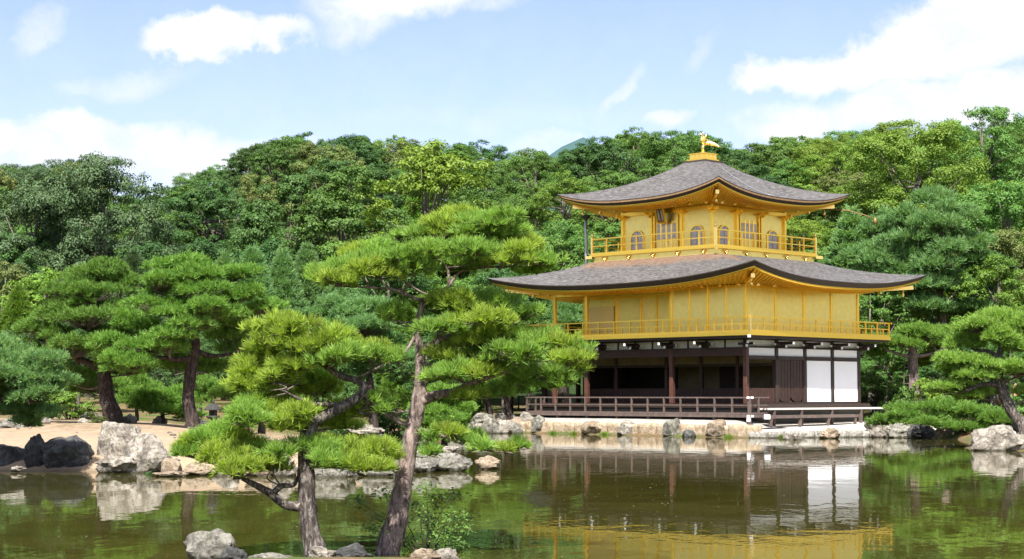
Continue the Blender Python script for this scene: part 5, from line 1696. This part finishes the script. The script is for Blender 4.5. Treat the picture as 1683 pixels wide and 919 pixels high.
    # right side
    pine('pine_tree', 'leaning right-hand pine with a crooked mottled trunk over the pale rock', 60.0,
         [(1682, 705, 26), (1664, 678, 24), (1650, 650, 22), (1643, 625, 20), (1640, 600, 16), (1646, 570, 14), (1650, 545, 9)],
         [[(1640, 632, 14), (1615, 632, 9, -.3), (1590, 642, 6, -.4)], [(1643, 590, 12), (1625, 578, 9, .3), (1600, 575, 6, .4)], [(1642, 610, 12), (1670, 600, 8, -.3), (1700, 598, 6, -.3)]],
         [(1650, 528, 50, 14, .1), (1610, 540, 44, 13, -.3), (1690, 540, 44, 14, .2), (1640, 556, 52, 14, -.5), (1590, 562, 40, 12, .2), (1690, 572, 40, 13, -.3), (1575, 590, 44, 12, -.2), (1620, 600, 40, 11, -.6), (1680, 612, 46, 13, -.5),
          (1560, 610, 40, 11, .2), (1600, 622, 40, 11, -.3), (1560, 640, 44, 12, 0), (1700, 640, 40, 12, .3), (1600, 650, 40, 11, .2)],
         'needle_bright', 'bark_black', (.17, .022, 10, .5, 330), seed=43, root_z=.45)
    pine('pine_shrub', 'low pine bough spreading over the shaded cove right of the terrace', 72.5,
         [(1600, 712, 12), (1560, 700, 9), (1520, 695, 7), (1480, 690, 5)], [[(1560, 700, 7), (1600, 690, 6), (1650, 690, 4)]],
         [(1500, 680, 44, 11, .2), (1540, 672, 40, 11, .3), (1475, 690, 34, 9, -.2), (1450, 694, 26, 8, 0), (1520, 694, 36, 9, -.4), (1585, 680, 48, 12, .2), (1620, 690, 46, 12, -.3), (1570, 700, 38, 9, -.3), (1650, 698, 36, 10, 0), (1605, 706, 40, 9, -.3)],
         'needle_green', 'bark_mid', (.2, .024, 9, .5, 210), 'shrub', 44, root_z=.3)
    pine('pine_tree', 'great blue-green pine towering right of the pavilion', 97.0,
         [(1553, 640, 22), (1552, 590, 20), (1549, 520, 17), (1540, 440, 13), (1535, 370, 8)],
         [[(1549, 515, 12), (1520, 490, 9, .3), (1480, 470, 6, .5)], [(1545, 470, 12), (1590, 440, 8, .3)], [(1548, 500, 10), (1600, 490, 7, -.4)]],
         [(1535, 335, 40, 18, 0), (1500, 365, 48, 18, .4), (1565, 360, 46, 18, -.4), (1530, 385, 66, 20, -.9), (1470, 405, 56, 20, .5), (1590, 400, 52, 20, .3), (1530, 425, 72, 22, -1.3), (1450, 440, 56, 18, .4), (1605, 440, 52, 20, .4), (1495, 460, 66, 20, -.9),
          (1570, 465, 64, 20, -1.0), (1440, 475, 54, 18, .6), (1620, 485, 46, 18, .5), (1520, 500, 66, 20, -.6), (1470, 515, 54, 18, .2), (1590, 515, 54, 18, -.5), (1535, 545, 40, 15, .8), (1415, 420, 44, 16, 1.2), (1440, 380, 40, 16, 1.5)],
         'needle_blue', 'bark_red', (.36, .05, 8, .5, 110), seed=45, root_z=gz(*at(1553, 640, 97)[:2]))
    pine('pine_tree', 'flat-topped pine with a straight grey trunk and a ladder leaning on it', 88.0,
         [(1502, 640, 22), (1501, 610, 20), (1500, 580, 18), (1498, 560, 12)],
         [[(1500, 588, 9), (1480, 583, 6, -.2), (1455, 575, 4, -.3)], [(1502, 586, 9), (1530, 582, 6, -.2), (1550, 572, 4, -.3)]],
         [(1490, 552, 44, 12, 0), (1450, 565, 42, 11, -.3), (1530, 560, 42, 12, -.3), (1560, 555, 40, 12, .4), (1490, 568, 36, 9, -.8), (1430, 580, 30, 10, .4)],
         'needle_green', 'bark_red', (.26, .034, 9, .5, 200), seed=46, root_z=gz(*at(1502, 640, 88)[:2]))
    pine('pine_tree', 'blue-green pine seen through the open west bay of the golden storey', 101.0,
         [(925, 640, 18), (928, 560, 14), (930, 500, 8)], [], [(930, 500, 50, 16, 0), (895, 515, 44, 15, .4), (955, 520, 40, 14, -.2), (920, 535, 56, 16, -.5), (880, 545, 40, 14, .3), (940, 560, 50, 15, .4), (900, 575, 50, 14, 0)],
         'needle_blue', 'bark_mid', (.34, .045, 8, .5, 120), seed=47, root_z=1.0)
    # loose copies for the belt of trees behind the shore
    belt = [('shaggy', 30, 470, 76, 5.2, 'leaf_lime', 'yellow-green feathery tree at the left edge behind the thick pine'),
            ('lace', 80, 440, 82, 6.5, 'leaf_lime', 'bright yellow-green maple behind the thick pine crown'), ('lace', 10, 430, 84, 6.5, 'leaf_olive', 'olive maple at the left edge under the grey-green trees'),
            ('shaggy', 415, 405, 84, 7.4, 'needle_blue', 'blue-green young pine right of the tall layered pine top'), ('shaggy', 465, 412, 88, 7.2, 'needle_blue', 'second blue-green young pine from the tall layered pine'),
            ('shaggy', 505, 402, 90, 7.8, 'needle_blue', 'blue-green young pine just left of the near pine crown'), ('shaggy', 370, 415, 92, 7.6, 'needle_blue', 'blue-green young pine above the tall layered pine'),
            ('shaggy', 220, 412, 90, 7.8, 'leaf_grey', 'greyish young pine above the gap between the two bank pines'), ('shaggy', 300, 408, 94, 7.8, 'leaf_grey', 'greyish feathery pine behind the tall layered pine'),
            ('round', 440, 500, 74, 5.0, 'leaf_dark', 'dark rounded bush-like tree right of the layered pine'), ('round', 490, 520, 78, 4.6, 'needle_blue', 'blue-green rounded tree above the lime pine crown'),
            ('shaggy', 560, 470, 84, 6.0, 'needle_blue', 'blue-green feathery pine under the near crown on the left'), ('shaggy', 660, 500, 88, 6.0, 'needle_green', 'green feathery pine behind the leaning trunk'),
            ('round', 700, 560, 84, 4.0, 'leaf_dark', 'dark tree in shadow behind the leaning trunk'), ('round', 760, 520, 92, 5.6, 'leaf_dark', 'dark rounded tree behind the right-hand near boughs'),
            ('tall', 830, 450, 98, 8.0, 'leaf_dark', 'dark tree left of the lower roof tip'), ('tall', 900, 400, 104, 9.6, 'leaf_mid', 'green tree rising between the two roof tips on the left'),
            ('billow', 870, 520, 97, 5.4, 'leaf_mid', 'green tree behind the fishing porch'), ('round', 130, 520, 72, 4.0, 'leaf_dark', 'dark tree in the shade behind the thick pine'),
            ('round', 330, 560, 70, 3.4, 'leaf_dark', 'dark tree in the shade behind the layered pine'), ('round', 50, 540, 70, 4.0, 'leaf_dark', 'dark tree in the shade at the left edge'),
            ('lace', 1430, 470, 96, 6.8, 'leaf_mid', 'leafy maple right of the lower roof tip'), ('lace', 1640, 430, 96, 7.4, 'leaf_lime', 'yellow-green maple at the right edge beneath the pale bush'),
            ('billow', 1665, 385, 106, 8.4, 'leaf_olive', 'pale brownish bushy tree cut by the right edge'), ('round', 1600, 545, 92, 4.2, 'leaf_dark', 'dark tree behind the leaning right-hand pine'),
            ('round', 1455, 570, 92, 3.6, 'leaf_mid', 'round green tree right of the white wall panels'), ('spire', 1400, 345, 108, 11.5, 'needle_blue', 'blue-green conifer beyond the upper roof tip on the right'),
            ('shaggy', 1455, 345, 110, 11.5, 'needle_blue', 'shaggy blue-green pine left of the great pine'), ('round', 1540, 600, 94, 3.2, 'leaf_dark', 'dark tree in the shade under the great pine'),
            ('round', 1660, 560, 90, 4.0, 'leaf_mid', 'green tree behind the crown of the leaning right-hand pine')]
    for kd, px, pt_, Y, h, mt, lb in belt:
        hill_one(kd, px, pt_, Y, h, mt, lb, 1.0 if kd != 'shaggy' else .8, R_.randrange(2))


mid_trees()


def build_shrubs():
    sp = [shrub_proto('shrub', 201, 1.0, 1.35, 4200, .11, 'leaf_mid'), shrub_proto('shrub', 202, 1.1, 1.2, 4200, .11, 'leaf_mid')]
    used = set()
    def put(px, py, Y, w_px, h_px, mat, label, v, group=None):
        src = sp[v]; o = src if v not in used else copy_tree(src); used.add(v)
        p = at(px, py, Y); s = mpp(Y)
        o.location = (p.x, Y, gz(p.x, Y) - .05)
        o.scale = (w_px * s / 2.3, w_px * s / 2.3, h_px * s / 1.55); o.rotation_euler = (0, 0, R_.uniform(0, 6))
        set_mat(o, 'foliage', mat); tag(o, label, 'shrub', group)
    put(1435, 672, 88, 70, 66, 'leaf_mid', 'leafy green shrub just right of the white wall panels', 0)
    put(1478, 674, 86, 70, 76, 'leaf_mid', 'tall leafy shrub under the flat-topped pine', 1)
    put(1520, 676, 86, 70, 58, 'leaf_lime', 'yellow-green shrub beneath the straight grey trunk', 0)
    put(1500, 680, 80, 64, 40, 'leaf_lime', 'bright low shrub in front of the tall leafy shrub', 1)
    put(1580, 676, 84, 90, 60, 'leaf_mid', 'wide green shrub left of the leaning right-hand trunk', 0)
    put(1630, 676, 82, 70, 44, 'leaf_mid', 'green shrub behind the leaning right-hand trunk', 1)
    put(1690, 668, 78, 80, 60, 'leaf_mid', 'green shrub at the right edge behind the leaning pine', 0)
    put(116, 670, 61, 90, 50, 'leaf_lime', 'bright yellow-green sapling left of the thick pine trunk', 1)
    put(85, 668, 62, 50, 56, 'leaf_lime', 'smaller yellow-green sapling at the left of the bright one', 0)
    put(158, 694, 52, 34, 16, 'leaf_olive', 'low olive tuft at the foot of the thick pine trunk', 1)
    put(245, 776, 40.6, 52, 34, 'leaf_dark', 'dark fern at the waterline beside the pale boulders', 0)
    put(640, 706, 76, 90, 90, 'leaf_dark', 'dark shrub across the inlet beside the white jagged rocks', 1)
    put(700, 704, 80, 90, 80, 'leaf_dark', 'dark shrub in the shade right of the leaning trunk', 0)
    put(560, 706, 70, 90, 60, 'leaf_dark', 'dark green shrub seen between the two near pines', 1)
    put(500, 700, 66, 80, 60, 'leaf_mid', 'green shrub behind the dark pine trunk', 0)
    put(760, 700, 88, 70, 70, 'leaf_dark', 'dark shrub behind the porch shore rocks', 1)
    put(715, 745, 44.4, 50, 28, 'leaf_mid', 'small green bush behind the broad grey stone at the tip', 0)
    put(385, 692, 58, 50, 40, 'leaf_mid', 'green bush just right of the stone lantern', 1)
    put(30, 676, 58, 80, 60, 'leaf_dark', 'dark bush under the overhanging pine at the left edge', 0)


build_shrubs()

# ------------------------------------------------------------------ the two near pines on the islet
def near_pines():
    T = (.112, .0095, 23, .42, 500)
    pine('pine_tree', 'bright lime-needled pine with a dark twisting trunk on the near islet', 19.9,
         [(520, 916, 46), (508, 860, 36), (504, 810, 34), (503, 760, 33), (505, 725, 32), (512, 698, 27), (535, 683, 22), (565, 668, 20), (590, 652, 18), (598, 637, 16), (585, 625, 14), (560, 618, 12), (535, 602, 10), (515, 585, 7)],
         [[(500, 833, 22), (470, 830, 18, -.05), (446, 812, 16, -.1), (425, 800, 13, -.1), (398, 786, 9, -.15)],
          [(448, 812, 13, -.1), (462, 799, 11, -.1), (482, 797, 9, -.05), (492, 780, 7, 0)],
          [(598, 648, 11), (604, 665, 9, .1), (590, 676, 7, .15), (606, 682, 6, .2)],
          [(560, 665, 9), (520, 664, 7, -.1), (490, 655, 6, -.2), (462, 640, 4, -.3)],
          [(512, 700, 9), (495, 690, 6, -.1), (470, 688, 5, -.2)], [(535, 602, 7), (500, 575, 6, .1), (450, 575, 4, .2), (420, 582, 3, .2)], [(585, 625, 7), (610, 610, 5, -.1), (635, 598, 4, -.1)]],
         [(440, 556, 40, 16, .1), (480, 545, 44, 17, -.15), (525, 552, 46, 17, .1), (565, 566, 40, 15, -.2), (600, 580, 38, 14, .1), (628, 588, 26, 10, -.1), (500, 572, 50, 15, -.35), (425, 578, 30, 12, .2), (550, 590, 40, 13, -.4),
          (420, 608, 34, 13, .2), (455, 625, 40, 14, -.1), (500, 628, 40, 14, .3), (412, 640, 32, 12, .1), (530, 645, 34, 11, .4),
          (416, 668, 34, 15, -.1), (440, 660, 40, 14, .2), (480, 680, 38, 14, -.2), (420, 690, 40, 13, -.3), (408, 694, 22, 10, .1), (580, 680, 34, 11, .3), (615, 668, 28, 12, .2), (560, 700, 36, 9, .4),
          (300, 736, 24, 10, -.1), (340, 728, 34, 13, .1), (385, 722, 34, 12, .2), (372, 755, 40, 15, -.3), (330, 748, 34, 12, 0), (392, 632, 30, 12, .15), (470, 700, 34, 12, -.15), (360, 712, 34, 12, .15), (480, 600, 44, 14, -.1), (415, 745, 38, 14, 0), (455, 752, 34, 13, -.2), (400, 772, 40, 12, -.45), (445, 770, 26, 9, -.1),
          (520, 738, 40, 14, -.2), (560, 742, 44, 15, .1), (600, 740, 42, 14, -.1), (545, 760, 42, 13, -.4), (590, 764, 44, 13, -.3), (630, 755, 26, 11, 0), (635, 738, 24, 9, .1)],
         'needle_lime', 'bark_black', T, seed=51, separate=True, root_z=.12, padcols=['needle_lime', 'needle_lime', 'needle_bright'], twig=.004)
    T2 = (.11, .0095, 23, .41, 450)
    pine('pine_tree', 'tall leaning red-barked pine with layered bright green crown on the near islet', 20.4,
         [(632, 925, 52), (650, 860, 44), (662, 800, 36), (672, 740, 33), (682, 690, 31), (689, 655, 30), (690, 625, 21), (691, 595, 20), (689, 570, 17), (686, 545, 13), (690, 515, 12), (700, 495, 12), (712, 488, 9)],
         [[(690, 660, 26), (715, 650, 19, -.05), (745, 644, 15, -.1), (775, 630, 11, -.15), (812, 618, 8, -.2), (850, 606, 6, -.25), (890, 598, 4, -.3)],
          [(690, 585, 16), (708, 568, 14, .05), (730, 556, 12, .1), (752, 548, 10, .15), (790, 535, 7, .2), (830, 530, 5, .2)],
          [(722, 560, 9, .1), (722, 540, 7, .05), (735, 525, 6, 0), (770, 518, 5, -.1), (820, 525, 4, -.15), (850, 532, 4, -.15)],
          [(706, 492, 10), (685, 492, 8, -.1), (660, 480, 7, -.2), (635, 474, 5, -.25), (590, 472, 4, -.3), (555, 470, 3, -.3)],
          [(704, 494, 10), (722, 482, 8, .1), (738, 470, 7, .1), (755, 448, 6, .15), (790, 440, 5, .2), (840, 438, 4, .2)],
          [(738, 470, 6, .1), (735, 440, 5, .1), (715, 420, 4, .1)],
          [(684, 700, 14), (662, 696, 10, -.05), (640, 684, 9, -.1), (612, 672, 7, -.15), (588, 663, 5, -.15)],
          [(640, 684, 7, -.1), (655, 678, 6, -.15), (672, 676, 4, -.2)],
          [(686, 705, 10), (715, 712, 7, -.1), (755, 726, 6, -.15), (800, 740, 5, -.2), (838, 744, 3, -.2)],
          [(686, 545, 8), (668, 575, 6, -.1), (640, 592, 5, -.2), (610, 602, 3, -.2)],
          [(800, 583, 6, -.1), (850, 580, 8, -.2), (885, 590, 6, -.25), (920, 594, 4, -.25)]],
         [(540, 450, 34, 14, -.2), (585, 438, 44, 16, .1), (620, 452, 40, 14, -.4), (640, 420, 40, 15, .2), (690, 400, 44, 17, .1), (735, 382, 46, 16, 0), (780, 380, 46, 16, -.1), (830, 386, 42, 15, .1), (868, 412, 32, 13, 0), (720, 415, 46, 15, -.5),
          (775, 412, 46, 15, -.45), (830, 425, 46, 14, -.3), (680, 435, 44, 15, -.35), (760, 440, 40, 12, .3), (560, 466, 34, 11, -.5), (888, 430, 30, 12, -.1), (660, 455, 40, 12, .4), (735, 365, 46, 13, .3), (800, 366, 44, 13, -.2), (880, 445, 30, 10, .2), (600, 425, 36, 14, .3),
          (655, 528, 30, 12, .35), (728, 512, 40, 14, .25), (760, 502, 44, 14, -.1), (810, 505, 44, 14, .1), (855, 520, 34, 13, 0), (790, 525, 46, 12, -.45), (735, 540, 40, 12, -.3), (640, 520, 26, 11, -.1),
          (790, 560, 42, 15, -.1), (830, 562, 44, 16, .1), (875, 566, 40, 15, -.1), (915, 575, 36, 14, 0), (948, 580, 24, 11, -.1), (850, 585, 46, 13, -.5), (925, 600, 38, 12, -.3), (900, 620, 40, 12, -.3), (940, 610, 26, 10, 0),
          (728, 592, 32, 14, -.1), (760, 592, 42, 15, .1), (740, 615, 40, 13, -.35), (775, 612, 40, 13, -.3), (815, 610, 36, 12, -.1), (735, 570, 30, 11, .3), (705, 626, 28, 9, .35), (860, 630, 34, 10, -.1), (905, 634, 28, 8, -.2),
          (770, 655, 30, 9, -.1), (815, 648, 30, 9, .1), (702, 720, 16, 12, -.1), (740, 712, 20, 8, -.2), (770, 722, 24, 10, -.1), (800, 735, 20, 8, -.3), (830, 742, 20, 8, -.1), (705, 745, 14, 8, -.1), (850, 735, 14, 7, 0)],
         'needle_bright', 'bark_red', T2, seed=52, separate=True, root_z=.10, padcols=['needle_bright', 'needle_bright', 'needle_lime'], twig=.0035)
    # thin shrub rising out of the islet behind the leaning trunk
    rd = random.Random(77); rg = np.random.default_rng(77); Y = 20.6
    base = at(700, 915, Y); root = empty('shrub', base); tag(root, 'thin wiry shrub with small dark leaves behind the leaning trunk on the islet', 'shrub')
    mb = MB(); P = []; 
    tips = [(590, 825), (615, 850), (630, 812), (700, 800), (720, 820), (745, 850), (760, 870), (735, 885), (770, 850), (665, 890), (700, 850), (720, 870), (745, 815), (610, 870), (690, 830), (755, 895)]
    B0 = np.array([base.x, base.y, base.z])
    for (tx, ty) in tips:
        t = at(tx, ty, Y + rd.uniform(-.3, .4)); t = np.array([t.x, t.y, t.z]) - B0
        m = t * .5 + np.array([rd.uniform(-.05, .05), rd.uniform(-.1, .1), .06])
        pth = smooth_path([np.array([rd.uniform(-.04, .04), 0, -.1, .007]), np.append(m, .005), np.append(t, .002)], 5); sweep(mb, pth, 5, rd, 0)
        for p in pth[5:]:
            for k in range(9):
                P.append(p[:3] + rg.normal(0, .05, 3))
        for k in range(80): P.append(t + rg.normal(0, 1, 3) * np.array([.075, .09, .04]))
    P = np.array(P); V, Fc = leaves_mesh(P, rg.normal(0, .5, P.shape) + np.array([0, -.2, 1]), .05, rg, .5)
    mb.build('stems', M['bark_mid'], root); link_mesh('foliage', np_mesh('foliage', V, Fc), M['leaf_mid'], root)


near_pines()

# ------------------------------------------------------------------ small things
def small_things():
    # stone lantern
    p = at(350, 697, 52.0); z = gz(p.x, p.y)
    t = empty('stone_lantern', (p.x, p.y, z)); tag(t, 'small dark stone lantern with a domed cap beside the tall layered pine', 'lantern')
    q = MB(); q.lathe([(.20, -.05), (.20, .06), (.12, .10)], n=6); q.build('base', M['stone_dark'], t)
    q = MB(); q.lathe([(.105, .09), (.10, .3), (.11, .36)], n=10); q.build('shaft', M['stone_dark'], t)
    q = MB(); q.lathe([(.11, .35), (.20, .42), (.20, .46), (.13, .47)], n=6); q.build('platform', M['stone_dark'], t)
    q = MB()
    for k in range(4):
        a = k * math.pi / 2 + math.pi / 4; q.box(.085 * math.cos(a) * 1.3 - .025, .085 * math.cos(a) * 1.3 + .025, .085 * math.sin(a) * 1.3 - .025, .085 * math.sin(a) * 1.3 + .025, .465, .64)
    q.box(-.10, .10, -.10, .10, .60, .645); q.box(-.06, .06, -.06, .06, .47, .60)
    q.build('firebox', M['stone_dark'], t)
    q = MB(); q.lathe([(.27, .63), (.26, .66), (.18, .74), (.08, .81), (.03, .83)], n=8); q.build('cap', M['stone_dark'], t)
    q = MB(); q.lathe([(.02, .82), (.05, .86), (.035, .91), (.004, .94)], n=8); q.build('finial', M['stone_dark'], t)
    # ladder against the flat-topped pine
    a = at(1487, 632, 87.5); g = gz(a.x, a.y)
    b = at(1493, 568, 87.9)
    t = empty('ladder', (a.x, a.y, g)); tag(t, 'pale wooden ladder leaning on the straight trunk right of the pavilion', 'ladder')
    o = Vector((a.x, a.y, g)); lo = Vector((0, 0, 0)); hi = b - o
    for sx in (-.14, .14):
        q = MB(); q.bar(lo + Vector((sx, 0, 0)), hi + Vector((sx, 0, 0)), .04, .04); q.build('rail', M['grey_wood'], t)
    for k in range(8):
        f = (k + .7) / 8.4; c = lo.lerp(hi, f); q = MB(); q.bar(c + Vector((-.14, 0, 0)), c + Vector((.14, 0, 0)), .05, .035); q.build('rung', M['grey_wood'], t)
    # grass tufts at the water's edge
    rg = np.random.default_rng(91)
    pos = [(-12.6, -2.35), (-9.6, -2.35), (-8.3, -2.3), (-6.3, -2.35), (-1.5, -2.3), (.9, -2.35), (2.9, -1.4), (3.9, .9)]
    for k, (x, y) in enumerate(pos):
        n = 60; P = np.stack([rg.normal(0, .13, n), rg.normal(0, .04, n), np.full(n, -.05)], 1); D = np.stack([rg.normal(0, .3, n), rg.normal(-.15, .2, n), np.ones(n)], 1)
        V, Fc = tufts_to_mesh(P, D / np.linalg.norm(D, axis=1, keepdims=True), 2, .17, .016, .2, rg)
        o = link_mesh('grass_tuft', np_mesh('grass_tuft', V, Fc), M['leaf_lime']); w = loc2w(x, y, .05); o.location = w; o.rotation_euler = (0, 0, YAW)
        tag(o, 'bright grass tuft at the waterline of the stone wall below the pavilion', 'grass', 'grass tufts along the stone wall')
    # floating specks and fallen leaves on the pond
    V = []
    rd = random.Random(5)
    for k in range(150):
        if k < 100: px, py = rd.gauss(1080, 130), rd.gauss(808, 22)
        else: px, py = rd.uniform(0, 1683), rd.uniform(760, 915)
        if py < 745: continue
        Y = CAM_Z * 2882.58 / (py - 648.6); x = (px - 841.5) / 2882.58 * Y
        if gz(x, Y) > -.2: continue
        s = rd.uniform(.008, .024); a = rd.uniform(0, 6.28)
        for (u, v) in ((-1, 0), (0, -.6), (1, 0), (0, .6)):
            V.append((x + s * (u * math.cos(a) - v * math.sin(a)), Y + s * (u * math.sin(a) + v * math.cos(a)), .006 + .004 * (k % 2)))
    Fc = np.arange(len(V)).reshape(-1, 4)
    o = link_mesh('floating_leaves', np_mesh('floating_leaves', V, Fc), principled('dry_leaf', (.55, .48, .36), .8)); tag(o, 'pale specks and dry leaves floating on the pond before the pavilion', 'leaves', None, 'stuff')


small_things()


def person(px, py_head, Y, shirt, label, heading):
    """visitor, one skinned figure; hair and clothing are parts"""
    h = at(px, py_head, Y); g = gz(h.x, Y); H = max(1.5, min(1.75, h.z - g))
    t = empty('person', (h.x, Y, g), heading); tag(t, label, 'person')
    def skin(name, pts, edges, rad, mat, roots=(0,)):
        me = bpy.data.meshes.new(name); me.from_pydata([Vector(p) * (H / 1.7) for p in pts], edges, []); me.update()
        o = link_mesh(name, me, mat, t)
        m = o.modifiers.new('skin', 'SKIN'); sv = me.skin_vertices[0].data
        for i, r in enumerate(rad): sv[i].radius = (r, r * .85)
        for i in roots: sv[i].use_root = True
        s = o.modifiers.new('sub', 'SUBSURF'); s.levels = 2; s.render_levels = 2
        return o
    mskin = principled('skin', (.55, .34, .24), .6); mcl = principled('shirt_cloth', shirt, .85); mtr = principled('trouser_cloth', (.05, .05, .07), .85); mh = principled('hair', (.012, .010, .010), .5)
    body = [(0, 0, .92), (0, 0, 1.15), (0, 0, 1.38), (0, 0, 1.46), (0, -.01, 1.54), (0, -.01, 1.66),
            (.19, 0, 1.38), (.25, .02, 1.12), (.24, -.06, .90), (.24, -.08, .80), (-.19, 0, 1.38), (-.25, .02, 1.12), (-.24, -.06, .90), (-.24, -.08, .80),
            (.10, 0, .86), (.11, 0, .48), (.11, .02, .09), (.11, -.12, .04), (-.10, 0, .86), (-.11, 0, .48), (-.11, .02, .09), (-.11, -.12, .04)]
    ed = [(0, 1), (1, 2), (2, 3), (3, 4), (4, 5), (2, 6), (6, 7), (7, 8), (8, 9), (2, 10), (10, 11), (11, 12), (12, 13), (0, 14), (14, 15), (15, 16), (16, 17), (0, 18), (18, 19), (19, 20), (20, 21)]
    rad = [.13, .12, .12, .055, .085, .075, .06, .045, .035, .03, .06, .045, .035, .03, .085, .06, .045, .035, .085, .06, .045, .035]
    skin('body', body, ed, rad, mskin)
    skin('shirt', [(0, 0, .93), (0, 0, 1.15), (0, 0, 1.39), (.19, 0, 1.385), (.255, .02, 1.14), (-.19, 0, 1.385), (-.255, .02, 1.14)], [(0, 1), (1, 2), (2, 3), (3, 4), (2, 5), (5, 6)], [.155, .145, .14, .075, .06, .075, .06], mcl)
    skin('trousers', [(0, 0, .93), (.10, 0, .86), (.11, 0, .48), (.11, .02, .11), (-.10, 0, .86), (-.11, 0, .48), (-.11, .02, .11)], [(0, 1), (1, 2), (2, 3), (0, 4), (4, 5), (5, 6)], [.14, .10, .075, .065, .10, .075, .065], mtr)
    skin('hair', [(0, .03, 1.57), (0, .02, 1.64), (0, -.005, 1.70)], [(0, 1), (1, 2)], [.08, .092, .07], mh)


person(1539, 620, 86.5, (.42, .10, .09), 'visitor in a red and white top half hidden by shrubs under the great pine', 2.6)
person(1668, 628, 84.0, (.60, .05, .07), 'visitor in a red shirt behind the leaning right-hand pine', 1.2)

# drop tree prototypes that were never planted
for lst in PROTO.values():
    for o in lst:
        if o not in USED:
            for ch in list(o.children): bpy.data.objects.remove(ch)
            bpy.data.objects.remove(o)
